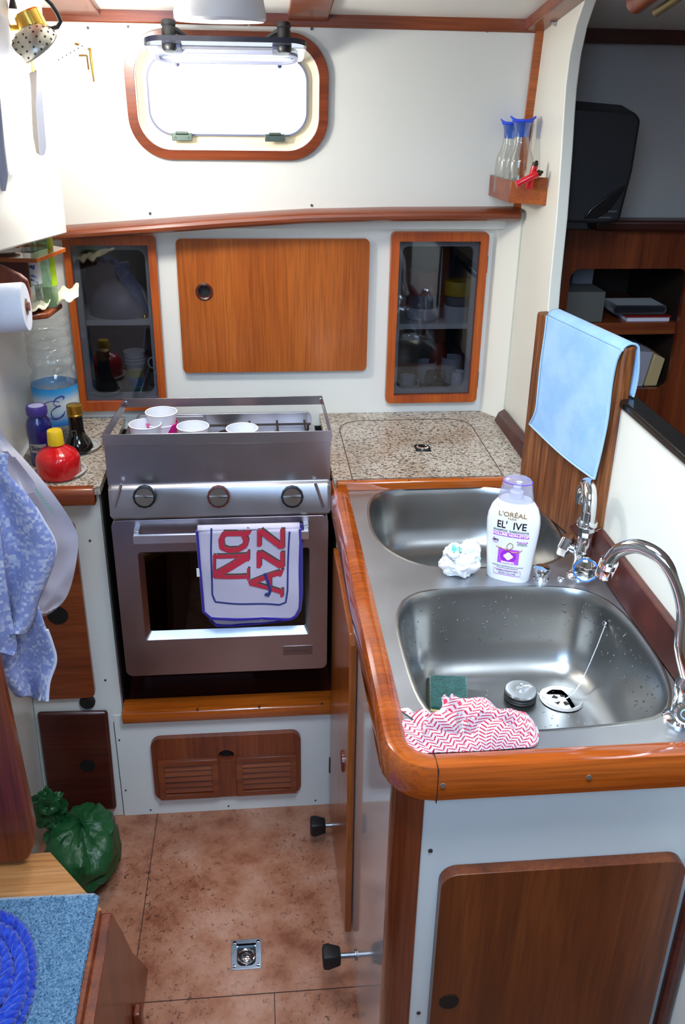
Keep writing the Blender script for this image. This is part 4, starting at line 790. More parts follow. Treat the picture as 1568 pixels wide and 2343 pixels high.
m = MB(); m.tube([U(-8, 200, y=1.33), U(0, 330, y=1.33), U(6, 400, y=1.33), U(6, 436, y=1.33)], [.004, .006, .0075, .004], 12); m.build('handle', P('lilac grey nylon', '#a8abc0', .35), t)
# ceiling lamp
lc = Vector((U(503, 20, y=1.55).x, 1.55, ceil_z(1.55))); t = thing('ceiling_lamp', 'round white ceiling lamp above the port', 'lamp', lc)
zb_ = U(503, 46, y=1.50).z; hh = lc.z-zb_; rl = .068
m = MB(); m.lathe([(rl*.8, .005), (rl*.9, -hh*.5), (rl, -hh+.012), (rl*1.0, -hh+.004), (rl*.95, -hh), (rl*.8, -hh+.001)], lc, 48, caps=(False, False)); m.build('housing', P('white lamp housing', '#e8e8ee', .35), t)
m = MB(); m.lathe([(rl*.82, -hh+.001), (rl*.6, -hh+.004), (rl*.3, -hh+.006), (0, -hh+.006)], lc, 48, caps=(False, False)); m.build('diffuser', P('lamp diffuser', '#e0e2f0', .4, emis=.8), t)
m = MB(); m.lathe([(rl*.30, -hh+.0045), (rl*.33, -hh+.003), (rl*.36, -hh+.0045)], lc, 40, caps=(False, False)); m.build('ring', P('lamp ring', '#b8bad0', .4), t)

# towel and bags hanging at the left edge
mt, nt, bb = newmat('blue patterned terry'); bb.inputs['Roughness'].default_value = .95; bb.inputs['Sheen Weight'].default_value = .3
vv = coords(nt); vo = nt.nodes.new('ShaderNodeTexVoronoi'); vo.distance = 'CHEBYCHEV'; vo.inputs['Scale'].default_value = 190; vo.inputs['Randomness'].default_value = .4; nt.links.new(vv, vo.inputs['Vector'])
n1 = noise(nt, vv, 45, 3); mxx = nt.nodes.new('ShaderNodeMath'); mxx.operation = 'ADD'; sepc = nt.nodes.new('ShaderNodeSeparateColor'); nt.links.new(vo.outputs['Color'], sepc.inputs[0]); nt.links.new(sepc.outputs[0], mxx.inputs[0]); nt.links.new(n1, mxx.inputs[1])
nt.links.new(ramp(nt, mxx.outputs[0], [(.55, '#ccd0e4'), (.8, '#a6b0dc'), (1.0, '#8c98d0')]), bb.inputs['Base Color']); addbump(nt, bb, 1, .6, fac=noise(nt, vv, 900, 2), dist=.002)
Rt = [(20, 1040), (20, 1085), (66, 1140), (100, 1195), (127, 1252), (108, 1320), (84, 1375), (72, 1420), (58, 1446)]
t = thing('hand_towel', 'blue and white patterned terry towel hanging at the left edge', 'towel', U(40, 1300, y=1.27))
def sheet(Rc, Lc, y0, folds, amp, ph, nu=30, nv=44):
    def f_(u, v):
        r_, l_ = curve(Rc, v), curve(Lc, v); px = l_[0]+(r_[0]-l_[0])*u; py = l_[1]+(r_[1]-l_[1])*u
        return tuple(U(px, py, y=y0+amp*(.3+.7*v)*math.sin(u*folds+ph+v*1.3)+.006*math.sin(v*7+u*3)))
    return MB().grid(f_, nu, nv)
m = sheet(Rt, [(-110, 1000), (-110, 1120), (-100, 1250), (-90, 1400), (-70, 1480)], 1.255, 11, .020, .5); m.build('front_fold', mt, t, solid=.004)
R2 = [(70, 1300), (82, 1360), (100, 1420), (118, 1470), (127, 1512), (112, 1560), (108, 1604)]
m = sheet(R2, [(-90, 1200), (-80, 1330), (-60, 1430), (-30, 1500), (40, 1590)], 1.285, 8, .018, 2.0); m.build('rear_fold', mt, t, solid=.004)
R3 = [(-5, 1180), (10, 1300), (25, 1400), (38, 1475), (30, 1500)]
m = sheet(R3, [(-110, 1180), (-100, 1300), (-90, 1400), (-80, 1450), (-80, 1470)], 1.232, 6, .008, 1.0, 14, 30); m.build('side_fold', mt, t, solid=.004)
HM = fabric('pale hem', '#d4d8ec', .4, 900)
m = MB(); m.tube([U(*curve(Rt, k/40), y=1.255+.020*(.3+.7*k/40)*math.sin(11.5+1.3*k/40)+.006*math.sin(7*k/40+3)-.002) for k in range(12, 41)], .0028, 8); m.tube([U(*curve(R2, k/30), y=1.285+.018*(.3+.7*k/30)*math.sin(10+1.3*k/30)+.006*math.sin(7*k/30+3)-.002) for k in range(12, 31)], .0028, 8); m.build('hem', HM, t)
m = MB(); q = U(100, 1598, y=1.27); m.hexa([q+Vector(v_) for v_ in ((-.010, 0, -.004), (.006, 0, -.006), (.006, .004, -.006), (-.010, .004, -.004), (-.004, 0, .008), (.006, 0, .006), (.006, .004, .006), (-.004, .004, .008))]); m.build('care_tag', WHITEP, t)
Rb = [(-5, 960), (10, 1000), (60, 1055), (118, 1125), (168, 1200), (179, 1245), (168, 1320), (150, 1370), (120, 1400), (96, 1412)]
bagm = clear('thin white plastic bag', (.9, .9, .92, 1), .08, .3, .25, '#cdc6d0', .72)
t = thing('carrier_bag', 'white translucent plastic bag hanging behind the blue towel', 'bag', U(100, 1200, y=1.36))
def fb(u, v):
    r_, l_ = curve(Rb, v), curve([(-110, 950), (-100, 1100), (-60, 1300), (0, 1390), (90, 1410)], v); px = l_[0]+(r_[0]-l_[0])*u; py = l_[1]+(r_[1]-l_[1])*u
    return (px, py)
def fb1(u, v): px, py = fb(u, v); return tuple(U(px, py, y=1.345-.03*math.sin(math.pi*u)*v-.012*ridge((u*2, v*4, 0), 1.6, 2)))
def fb2(u, v): px, py = fb(u, v); return tuple(U(px, py, y=1.352+.03*math.sin(math.pi*u)*v))
m = MB(); m.grid(fb1, 30, 40); m.grid(fb2, 16, 20); m.build('film', bagm, t)
q = U(100, 1165, y=1.300); m = MB()
for k in range(9):
    q = U(83+k*4.4, 1120+k*6.4, y=1.318); m.box(q.x-.0015, q.x+.0015, q.y-.0004, q.y, q.z-.002, q.z+.002)
m.build('print', P('green print', '#7cb49c', .6), t)
# end of cabinet side board, tread and carpet (companionway step)
zt = .42
t = thing('step_box', 'companionway step with a pale wooden tread and brown sides, lower left', 'step', (-.42, .9, 0))
T = [U(*p_, z=zt) for p_ in ((0, 1962), (115, 1950), (232, 2080))]
m = MB(); m.prism([(-.482, T[0].y), (T[1].x-.01, T[1].y), (T[1].x, T[1].y), (T[2].x, T[2].y), (T[2].x-.004, .45), (-.482, .45)], 'z', zt-.020, zt); m.build('tread', STEPW, t, bevel=.002)
m = MB(); m.prism([(T[1].x-.004, T[1].y), (T[2].x-.0, T[2].y), (T[2].x-.0, .45), (-.482, .45), (-.482, T[0].y)], 'z', .0, zt-.021); m.build('carcass', MAHO_X, t)
m = MB(); m.prism([(.46, 0), (1.235, 0), (1.175, .10), (1.116, .192), (1.06, .31), (T[2].y-.005, zt-.002), (.46, zt-.002)], 'x', T[2].x-.0, T[2].x+.016); m.build('stringer', MAHO_Z, t, bevel=.003)
m = MB(); m.hexa([(T[2].x-.024, .45, zt), (T[2].x+.001, .45, zt), (T[2].x+.001, T[2].y-.004, zt), (T[2].x-.024, T[2].y-.018, zt), (T[2].x-.022, .45, zt+.004), (T[2].x-.001, .45, zt+.004), (T[2].x-.001, T[2].y-.006, zt+.004), (T[2].x-.022, T[2].y-.018, zt+.004)]); m.build('nosing', MAHO_X, t)
m = MB(); m.box(T[2].x+.016, T[2].x+.030, 1.05, 1.075, 0, .12); m.build('moulding', MAHO_Z, t, bevel=.004)
cz = zt+.0005
Kp = [U(*p_, z=zt+.006) for p_ in ((-60, 2062), (50, 2056), (215, 2048), (226, 2056), (206, 2150), (186, 2250), (168, 2360))]
mt, nt, bb = newmat('blue carpet'); bb.inputs['Roughness'].default_value = .95; nn_ = noise(nt, coords(nt), 330, 3, .7); nt.links.new(ramp(nt, nn_, [(.32, '#3c6488'), (.5, '#6c98bc'), (.68, '#94b8d0')]), bb.inputs['Base Color']); addbump(nt, bb, 1, 1, fac=nn_, dist=.004)
m = MB(); kp = [(q.x, q.y) for q in Kp]; kp += [(kp[-1][0], .47), (-.475, .47), (-.475, kp[0][1])]; m.prism(kp, 'z', zt+.0004, zt+.0075)
t = thing('carpet_mat', 'blue carpet offcut lying on the step', 'carpet', (-.35, .9, zt)); m.build('pile_mat', mt, t, bevel=.002)
m = MB()
for k in range(3200):
    a_ = random.random(); i = random.randrange(5) if a_ < .1 else None
    if i is not None: q = Kp[i+1].lerp(Kp[i+2], random.random()) if i < 5 else Kp[3]; x, y = q.x, q.y
    else: x, y = random.uniform(-.40, T[2].x-.012), random.uniform(.78, Kp[2].y)
    if a_ >= .1 and x > Kp[3].x+(Kp[6].x-Kp[3].x)*(Kp[3].y-y)/(Kp[3].y-Kp[6].y): continue
    s_ = random.uniform(.0012, .0022); v0 = Vector((x, y, zt+.0068)); d1 = Vector((random.uniform(-1, 1), random.uniform(-1, 1), 1.1)).normalized()*s_*1.8; b1 = d1.orthogonal().normalized()*s_; b2 = d1.cross(b1).normalized()*s_
    m.add([v0+b1, v0-b1*.5+b2*.8, v0-b1*.5-b2*.8, v0+d1], [(0, 1, 3), (1, 2, 3), (2, 0, 3)])
o = m.build('pile', mt, t); o['kind'] = 'stuff'
m = MB(); m.tube([q+Vector((0, 0, .001)) for q in Kp[:4]], .002, 6); m.build('bound_edge', fabric('frayed edge', '#a8b4c0', .8, 700), t)
# blue rope coil
t = thing('rope_coil', 'coil of bright blue rope on the carpet', 'rope', U(0, 2250, z=zt+.01))
RP = fabric('bright blue rope', '#1838b8', .7, 500, '#2c54d0', 120)
def strand(pts, r):
    m = MB(); P_ = [Vector(p_) for p_ in pts]; dens = []
    for i in range(len(P_)-1):
        for k in range(8): dens.append(P_[i].lerp(P_[i+1], k/8))
    dens.append(P_[-1])
    for ph in (0, 2.094, 4.189):
        L_ = []; s_ = 0
        for i, q in enumerate(dens):
            a_, b_ = dens[max(i-1, 0)], dens[min(i+1, len(dens)-1)]; tg = (b_-a_).normalized(); n_ = tg.cross(Vector((0, 0, 1))).normalized(); b2 = tg.cross(n_); s_ += (q-a_).length
            an = ph+s_*170; L_.append(q+(n_*math.cos(an)+b2*math.sin(an))*r*.45)
        m.tube(L_, r*.62, 7)
    return m
cx, cy = U(-30, 2260, z=zt+.02).x, U(-30, 2260, z=zt+.02).y
cx -= .040
for k in range(5):
    rx, ry = .030+.0165*k, .050+.0185*k; zk = zt+.046-.0080*k
    pts = [(cx+rx*math.cos(a_)+.004*math.sin(3*a_+k), cy+ry*math.sin(a_), zk+.004*math.sin(a_*2+k)) for a_ in [2*math.pi*i/40 for i in range(41)]]
    strand(pts, .0094).build('rope_turn', RP, t)
pts = [(cx+.088*math.cos(a_), cy+.115*math.sin(a_)-.02, zt+.024+.012*abs(math.sin(a_*1.5))) for a_ in [-1.6+2.6*i/30 for i in range(31)]]; strand(pts, .0094).build('rope_turn', RP, t)
pts = [(cx-.05+.11*i/20, cy-.03-.045*math.sin(i/20*3), zt+.056-.03*(i/20)**2) for i in range(21)]; strand(pts, .0094).build('rope_turn', RP, t)
# leaning brown panel at the far left
y0 = 1.10; q = [U(*p_, y=y0) for p_ in ((-90, 1500), (-6, 1505), (78, 1895), (78, 1935), (66, 1962), (48, 1974), (-90, 1978))]
zmin = min(v.z for v in q); dz = zt+.001-zmin
tag(MB().prism([(v.x, v.z+0) for v in q], 'y', y0, y0+.018).build('side_board', wood('brown side board', '#5e240e', '#783418', '#86401e', 'z', .3, .3), bevel=.003), 'brown board with a rounded lower corner standing at the left edge on the step', 'board')

# green refuse bag
def blob(m, c, rx, ry, rz, amp, fr_, seed, n=44, mm=30, pinch=None, facets=1.0):
    for_ = []
    for j in range(mm+1):
        a_ = math.pi*j/mm-math.pi/2; row = []
        for i in range(n):
            b_ = 2*math.pi*i/n; d_ = Vector((max(math.cos(a_), 1e-3)*math.cos(b_), max(math.cos(a_), 1e-3)*math.sin(b_), math.sin(a_)))
            k_ = 1+amp*(ridge(d_, fr_, seed)-.55)+amp*.5*(ridge(d_, fr_*2.3, seed+5)-.55)
            if pinch: k_ *= pinch(d_)
            q_ = Vector((c[0]+d_.x*rx*k_, c[1]+d_.y*ry*k_, c[2]+d_.z*rz*k_)); row.append(q_)
        for_.append(row)
    return m.loft(for_, (True, True))
mt, nt, bb = newmat('green plastic bag'); bb.inputs['Base Color'].default_value = C('#185029'); bb.inputs['Roughness'].default_value = .35; addbump(nt, bb, 1, .5, fac=noise(nt, coords(nt), 40, 4, .6, 1.5), dist=.006)
t = thing('refuse_bag', 'knotted dark green refuse bag on the floor at the foot of the cabinet', 'bag', (-.40, 1.48, 0))
def radial(d_): return 1+.05*math.sin(math.atan2(d_.y, d_.x)*13)*max(0, d_.z)
m = MB(); blob(m, (-.385, 1.478, .074), .074, .10, .075, .16, 1.3, 4, pinch=lambda d_: radial(d_)*(1 if d_.z < .55 else 1-.25*(d_.z-.55)))
for v_i, v_ in enumerate(m.v): m.v[v_i] = (v_[0], v_[1], max(v_[2], .001))
m.build('body', mt, t)
kn = U(140, 1905, y=1.49); m = MB(); m.tube([kn+Vector((-.02, 0, -.02)), kn+Vector((0, 0, .0)), kn+Vector((-.012, .01, .02)), kn+Vector((-.028, .01, .012))], [.024, .016, .014, .010], 12); m.build('knot', mt, t)
m = MB(); kk = U(112, 1850, y=1.51); blob(m, kk, .032, .022, .046, .5, 1.5, 9); m.build('loose_end', mt, t)
# floor fittings
t = thing('floor_ring', 'square stainless lifting ring set in the cork floor', 'floor fitting', (-.0465, 1.25, 0))
m = MB(); m.prism(rr(-.076, -.018, 1.217, 1.284, .003, 3), 'z', 0, .002, [rr(-.065, -.029, 1.224, 1.272, .012, 5)]); m.build('plate', steel('ring plate', '#a8b4bc', .2, .35), t, bevel=.0006)
m = MB(); m.box(-.066, -.028, 1.223, 1.273, .0003, .0008); m.build('well', P('ring well', '#3c4448', .3, .8), t)
m = MB(); m.tube([(-.047+.0155*math.cos(a_), 1.243+.0165*math.sin(a_), .0035) for a_ in [2*math.pi*i/28 for i in range(28)]], .0022, 8, closed=True); m.sphere((-.047, 1.243, .001), .012, 1, 1, .35, 18, 8); m.build('ring', CHROME, t)
m = MB(); m.box(-.066, -.028, 1.268, 1.273, .001, .0035); m.build('hinge_bar', CHROME, t)
for x in (-.070, -.024):
    for y in (1.224, 1.277): m = MB(); m.lathe([(.0038, 0), (.003, .0014), (.001, .0015)], (x, y, .002), 14); m.build('screw', CHROME, t)
for (y, lab) in ((1.525, 'black rubber door stop on the floor next to the cooker front'), (1.165, 'black rubber door stop nearest the camera')):
    t = thing('door_stop', lab, 'door stop', (.13, y, .015)); zz = .052 if y > 1.3 else .085
    m = MB(); m.loft([[(x, y+s_*a_, zz+s_*b_) for a_, b_ in rr(-1, 1, -1, 1, .3, 3)] for x, s_ in ((.128, .0115), (.126, .013), (.105, .0175), (.097, .0165), (.095, .012))]); m.build('buffer', RUBBER, t)
    m = MB(); m.cyl((.127, y, zz), (XS-.0005, y, zz), .005, 14); m.cyl((XS-.003, y, zz), (XS-.0005, y, zz), .010, 14); m.build('stalk', P('grey stalk', '#8a8c92', .3, .8), t)
# ------------------------------------------------------------------ cutting board and blue cloth
BF = Vector((.556, 1.302, 0)); BB = Vector((.497, 1.565, 0)); bd_ = (BB-BF).normalized(); bn = Vector((-bd_.y, bd_.x, 0)); bn = bn if bn.x < 0 else -bn   # outward normal, to the left
BL = (BB-BF).length; zbt = .8318; ztf, ztb = 1.190, 1.182
t = thing('cutting_board', 'big scratched brown wooden board standing on edge behind the sinks', 'cutting board', (BF.x, BF.y, zbt))
def bp(s_, z, w): return BF+bd_*s_+bn*w+Vector((0, 0, z))
m = MB(); prof2 = [(0, zbt), (BL, zbt), (BL, ztb-.002), (BL-.003, ztb), (.006, ztf), (0, ztf-.004)]
m.prism(prof2, 'x', -.021, 0, fn=lambda u, v, w: tuple(bp(u, v, w))); m.build('board', BOARDW, t, bevel=.003)
def UB(px, py, w):
    d = fw+rr_*((px-784)/F)+uu_*((1171.5-py)/F); p0 = bp(0, zbt, w); return CAM+d*((p0-CAM).dot(bn)/d.dot(bn))
BLC = fabric('light blue microfibre', '#86b6e6', .6, 1300, '#9cc4ec', 18)
t = thing('cleaning_cloth', 'light blue microfibre cloth draped over the top of the wooden board', 'cloth', UB(1320, 900, .004))
Lc = [(1254, 722), (1250, 760), (1240, 830), (1234, 890), (1228, 940), (1214, 970)]; Rc = [(1424, 803), (1412, 830), (1402, 880), (1392, 960), (1378, 1030), (1362, 1096)]
def fc(u, v):
    l_, r_ = curve(Lc, v), curve(Rc, v); px, py = l_[0]+(r_[0]-l_[0])*u, l_[1]+(r_[1]-l_[1])*u+7*math.sin(math.pi*u)*v*v
    return tuple(UB(px, py, .0045+.002*(1+math.sin(u*9+v*3))*v+.005*v*u))
m = MB(); m.grid(fc, 40, 40); m.build('front_flap', BLC, t, solid=.0025, off=0)
tl, tr_ = UB(1254, 722, .0045), UB(1424, 803, .0045)
def fo_(u, v):
    b0_ = tr_.lerp(tl, u); a_ = math.pi*v; c_ = b0_-bn*.0145; return tuple(c_+bn*.0145*math.cos(a_)+Vector((0, 0, .010*math.sin(a_))))
m = MB(); m.grid(fo_, 20, 10); m.build('fold', BLC, t, solid=.0025, off=0)
def fk(u, v):
    b0_ = tr_.lerp(tl, u)-bn*(.0290+.006*math.sin(v*2.5)); return (b0_.x, b0_.y, b0_.z-.075*v-.02*u*v)
m = MB(); m.grid(fk, 20, 14); m.build('back_flap', BLC, t, solid=.0025, off=0)
m = MB(); m.tube([Vector(fc(1, k/30))+bn*.002 for k in range(31)], .0022, 7); m.tube([Vector(fo_(0, k/8)) for k in range(9)]+[Vector(fk(0, k/8)) for k in range(9)], .0022, 7)
m.tube([Vector(fc(0, k/30))+bn*.002 for k in range(31)]+[Vector(fc(k/20, 1))+bn*.002 for k in range(21)], .0016, 6); m.build('stitched_edge', fabric('cloth edge', '#a8d0ee', .8, 1500), t)

# ------------------------------------------------------------------ taps
def arc3(p0, p1, p2, n=10): return [(1-k/n)**2*p0+2*(1-k/n)*(k/n)*p1+(k/n)**2*p2 for k in range(n+1)]
t = thing('tap', 'tall chrome mixer tap with two round handles between the sinks', 'tap', (.512, 1.245, ZS))
b = Vector((.512, 1.245, ZS))
m = MB(); m.lathe([(.0205, 0), (.0205, .003), (.016, .006), (.0135, .012), (.0135, .035), (.015, .040), (.0145, .050), (.0115, .056), (.0108, .075)], b, 28); m.build('body', CHROME, t)
m = MB(); m.lathe([(.0120, .072), (.0125, .080), (.0138, .081), (.0138, .088), (.0120, .090)], b, 8); m.lathe([(.0155, .0895), (.0160, .091), (.0160, .096), (.0148, .0985), (.011, .099)], b, 30); m.build('collar', CHROME, t)
c0 = b+Vector((0, 0, .098)); m = MB()
dirs = Vector((.10, .55, 0)).normalized(); rr2 = .030
pts = [c0, c0+Vector((0, 0, .012))]+[c0+Vector((0, 0, .016))+dirs*rr2*(1-math.cos(R(a_)))+Vector((0, 0, rr2*math.sin(R(a_)))) for a_ in range(0, 181, 12)]
pts += [pts[-1]+Vector((0, 0, -.012))]; m.tube(pts, .0112, 20); m.build('spout', CHROME, t)
fcam = (CAM-b).normalized(); hdir = Vector((-.35, -.93, .12)).normalized(); hc = b+Vector((.004, -.010, .026))
m = MB(); m.cyl(hc-hdir*.004, hc+hdir*.016, .008, 16); m.lathe([(.012, .012), (.0185, .016), (.0200, .022), (.0200, .028), (.0165, .030), (0, .0312)], hc, 12, hdir); hd_ = m.build('handle', CHROME, t)
m = MB(); m.tube([hc+hdir*.0292+(hdir.orthogonal().normalized()*math.cos(a_)+hdir.cross(hdir.orthogonal().normalized())*math.sin(a_))*.0182 for a_ in [2*math.pi*k/36 for k in range(36)]], .0010, 6, closed=True); m.build('blue_ring', P('cold blue ring', '#1c6ad0', .3), hd_)
hdir2 = Vector((-.80, .55, .25)).normalized(); hc2 = b+Vector((-.008, .006, .042)); m = MB(); m.cyl(hc2, hc2+hdir2*.012, .007, 14); m.lathe([(.010, .009), (.0185, .013), (.0195, .024), (.0165, .028), (0, .029)], hc2, 6, hdir2); m.build('handle', CHROME, t)
t = thing('tap', 'curved chrome tap at the right front corner of the front sink', 'tap', (.518, .878, ZS))
b = Vector((.518, .878, ZS))
m = MB(); m.lathe([(.021, 0), (.021, .003), (.016, .007), (.0125, .012), (.0125, .038), (.0145, .044), (.014, .056), (.0105, .062), (.0105, .066)], b, 28); m.build('body', CHROME, t)
hdir = Vector((-.35, -.90, .35)).normalized(); hc = b+Vector((-.002, -.008, .022)); m = MB(); m.cyl(hc-hdir*.006, hc+hdir*.014, .008, 14); m.lathe([(.010, .010), (.0135, .013), (.0140, .021), (.011, .024), (0, .0245)], hc, 12, hdir); hd_ = m.build('handle', CHROME, t)
m = MB(); q1 = hdir.orthogonal().normalized(); m.tube([hc+hdir*.0245+(q1*math.cos(a_)+hdir.cross(q1)*math.sin(a_))*.006 for a_ in [2*math.pi*k/24 for k in range(24)]], .0009, 6, closed=True); m.build('cap_ring', P('pale blue ring', '#88a8d0', .3), hd_)
sp = [Vector((.518, .878, .893)), U(1562, 1480, y=.884), U(1567, 1400, y=.893), U(1549, 1328, y=.905), U(1512, 1275, y=.922), U(1462, 1250, y=.943), U(1420, 1258, y=.963), U(1398, 1280, y=.975), U(1388, 1300, y=.980)]
sm_ = [Vector(curve([tuple(q) for q in sp], k/40)) for k in range(41)]
m = MB(); m.tube(sm_, [.0098-.0012*k/40 for k in range(41)], 20); m.build('spout', CHROME, t)
m = MB(); e_ = sm_[-1]; dd = (sm_[-1]-sm_[-4]).normalized(); m.lathe([(.0100, -.014), (.0118, -.012), (.0118, -.004), (.0105, -.003), (.0112, .000), (.0112, .012), (.009, .013)], e_, 26, dd); m.build('aerator', CHROME, t)
p = U(1238, 1326, z=ZS); t = thing('soap_button', 'small round chrome button on the sink rim right of the shampoo bottle', 'knob', p)
m = MB(); m.lathe([(.0125, 0), (.0125, .002), (.0105, .003), (.0105, .014)], p, 30); m.build('stem', CHROME, t)
m = MB(); m.lathe([(.0105, .0145), (.0128, .0150), (.0130, .021), (.0120, .0225), (0, .0235)], p, 30); m.build('head', CHROME, t)
t = tag(MB().lathe([(.006, 0), (.0055, .003), (.0035, .0045), (0, .005)], U(1284, 1325, z=ZS), 18).build('chrome_stud', CHROME), 'tiny chrome stud between the chrome button and the mixer tap', 'stud')
# plug, chain
zf = ZS-DEEP-.001; p = U(1190, 1597, z=zf); t = thing('sink_plug', 'round steel and black rubber plug lying in the front sink', 'plug', p); r = rad(74, p)
m = MB(); m.lathe([(r*.9, 0), (r, .003), (r*.93, .005), (r, .007), (r*.93, .009), (r, .011), (r*1.0, .013)], p, 32); m.build('rubber', RUBBER, t)
m = MB(); m.lathe([(r*.97, .0125), (r*.93, .0165), (r*.6, .0175), (r*.3, .0170), (r*.25, .019), (0, .0195)], p, 32); m.build('top', steel('plug steel', '#dcdcdc', .3, .4, (90, 90, 90)), t)
m = MB(); m.tube([p+Vector((.0035*math.cos(a_), .001, .0225+.0035*math.sin(a_))) for a_ in [2*math.pi*k/16 for k in range(16)]], .0008, 6, closed=True); m.build('ring', CHROME, t)
cp_ = [p+Vector((.004, 0, .0225))]+[U(*q, z=z_) for q, z_ in (((1215, 1570), zf+.018), ((1235, 1590), zf+.006), ((1262, 1604), zf+.003), ((1285, 1602), zf+.003), ((1310, 1588), zf+.006), ((1335, 1550), zf+.03))]+[U(1362, 1490, x=.503), U(1384, 1434, x=.520)]
cc = [Vector(curve([tuple(q) for q in cp_], k/96)) for k in range(97)]
t = thing('plug_chain', 'bead chain running from the plug to the sink wall', 'chain', cc[48])
m = MB(); m.tube(cc, .0004, 5); m.build('wire', CHROME, t)
L_ = [0]
for i in range(96): L_.append(L_[-1]+(cc[i+1]-cc[i]).length)
nb = 90; bm0 = None
for k in range(nb):
    d_ = L_[-1]*k/(nb-1); i = max(j for j in range(96) if L_[j] <= d_+1e-9); q = cc[i].lerp(cc[i+1], (d_-L_[i])/max(L_[i+1]-L_[i], 1e-9))
    if bm0 is None: m = MB(); m.sphere((0, 0, 0), .00125, n=8, m=6); bm0 = m.build('bead', CHROME, t, world=False); bm0.location = q-WL[t.name]
    else: c_ = bm0.copy(); COL.objects.link(c_); c_.location = q-WL[t.name]
m = MB(); q = U(1384, 1428, x=.5225); m.lathe([(.0055, 0), (.005, .002), (.002, .003)], q, 18, (-1, -.3, 0)); m.build('anchor', CHROME, t)
# sponge
p = U(1020, 1590, z=zf+.02); t = thing('sponge', 'dark green scouring pad with a tan sponge back leaning in the front sink', 'sponge', p)
cs = [UB(0, 0, 0)]*0+[U(983, 1543, y=1.165), U(1068, 1546, y=1.150), U(1072, 1625, y=1.075), U(985, 1618, y=1.085)]
nn = (cs[1]-cs[0]).cross(cs[3]-cs[0]).normalized(); nn = nn if nn.z > 0 else -nn
sh_ = Vector((0, 0, 0)); lo = min(q.z for q in cs)
for nm, o0_, o1_, mt in (('foam', -.018, -.004, fabric('tan foam', '#b8a468', .6, 400)), ('scouring_pad', -.004, 0, fabric('dark green pad', '#0c3c34', 1.0, 500, '#14504a', 90))):
    m = MB(); m.hexa([q+nn*o0_ for q in cs]+[q+nn*o1_ for q in cs]); m.build(nm, mt, t, bevel=.002)

# ------------------------------------------------------------------ shampoo bottle
p = U(1166, 1326, z=ZS); p.y += .010; t = thing('shampoo_bottle', 'white shampoo bottle with clear cap and purple label standing between the sinks', 'bottle', p, rz=-.44)
zs_ = .136; zc = .173
def se(cx_, a_, b_, z, n=40, e=2.6): return [(math.copysign(abs(math.cos(q))**(2/e), math.cos(q))*a_, math.copysign(abs(math.sin(q))**(2/e), math.sin(q))*b_, z) for q in [2*math.pi*k/n for k in range(n)]]
SB = [(.0325, .0170, 0), (.0345, .0185, .003), (.0355, .019, .02), (.0385, .0195, .055), (.0410, .0195, .085), (.0415, .0195, .100), (.0400, .0190, .112), (.0355, .0180, .125), (.0290, .0165, .1335), (.0235, .015, .1385)]
FS = lambda z: next((a[0]+(b_[0]-a[0])*(z-a[2])/(b_[2]-a[2]), a[1]+(b_[1]-a[1])*(z-a[2])/(b_[2]-a[2])) for a, b_ in zip(SB, SB[1:]) if a[2] <= z <= b_[2])
WB = P('glossy white bottle', '#dddce0', .18, coat=.2, sss=.15)
m = MB(); m.loft([se(0, a_, b_, z) for a_, b_, z in SB]); m.lathe([(.0110, .138), (.0105, .150), (.006, .152), (.006, .158), (0, .158)], (0, 0, 0), 24); m.build('body', WB, t, world=False)
m = MB(); m.loft([se(0, a_, b_, z, e=2.2) for a_, b_, z in ((.0275, .0175, .1365), (.0250, .0165, .150), (.0230, .0155, .162), (.0222, .0148, .1665), (.020, .0135, .171), (.013, .009, .1745), (.004, .003, .1755))], (False, True)); cpo = m.build('cap', clear('frosted clear cap', (.88, .88, .95, 1), .1, .5, .12, '#c8c8e0', .25), t, world=False)
m = MB(); m.tube(se(0, .0224, .015, .1665, e=2.2), .0007, 6, closed=True); m.build('cap_line', P('violet line', '#6a3cd0', .4), cpo, world=False)
def fs(u, v, w):
    z = v; a_, b_ = FS(min(max(z, .001), .138)); e = 2.6; k = min(abs(u)/a_, .98); y = -b_*(1-k**e)**(1/e); return (u, y-.0003-w, z)
def lab(nm, s_, size, col, v0, bold=0.0, xs=1.0, u0=0, met=0, sp_=1.0): return text(nm, s_, size, P('ink '+col, col, .4, met), t, lambda u, v, w: fs(u+u0, v+v0, w), bold, .00015, xs, spacing=sp_)
PU = '#a838c0'
lab('brand_lettering', "L'ORÉAL", .0105, '#96703c', .1170, .00015, 1.12, met=.2); lab('brand_lettering', 'PARIS', .0042, '#a8875a', .1105, .0001, 1.3)
lab('name_lettering', "EL'", .0165, '#241418', .0990, .0003, .85, -.0145); lab('name_lettering', 'IVE', .0165, '#241418', .0990, .0003, .95, .0130)
lab('small_lettering', 'SHAMPOO  RASSODANTE', .0042, '#585860', .0895, .0001, 1.12)
def patch(nm, u0, u1, v0, v1, col, par=None, lift=.0001, mat=None):
    m = MB(); m.grid(lambda a_, b_: fs(u0+(u1-u0)*a_, v0+(v1-v0)*b_, lift), 16, 6); return m.build(nm, mat or P('print '+col, col, .4), par or t, world=False)
patch('purple_band', -.0275, .0285, .0800, .0862, PU); lab('band_lettering', 'VOLUME NON-STOP', .0058, '#f4ecf8', .0830, .0002, 1.05).location = (0, -.0002, 0)
lab('small_lettering', '48H', .0050, '#3a3038', .0715, .0002, 1, -.0225); m = MB(); m.tube([fs(-.0225+.0045*math.cos(a_), .0715+.0045*math.sin(a_), .0002) for a_ in [R(110+k*15) for k in range(19)]], .00035, 5); m.build('round_arrow', P('print '+PU, PU, .4), t, world=False)
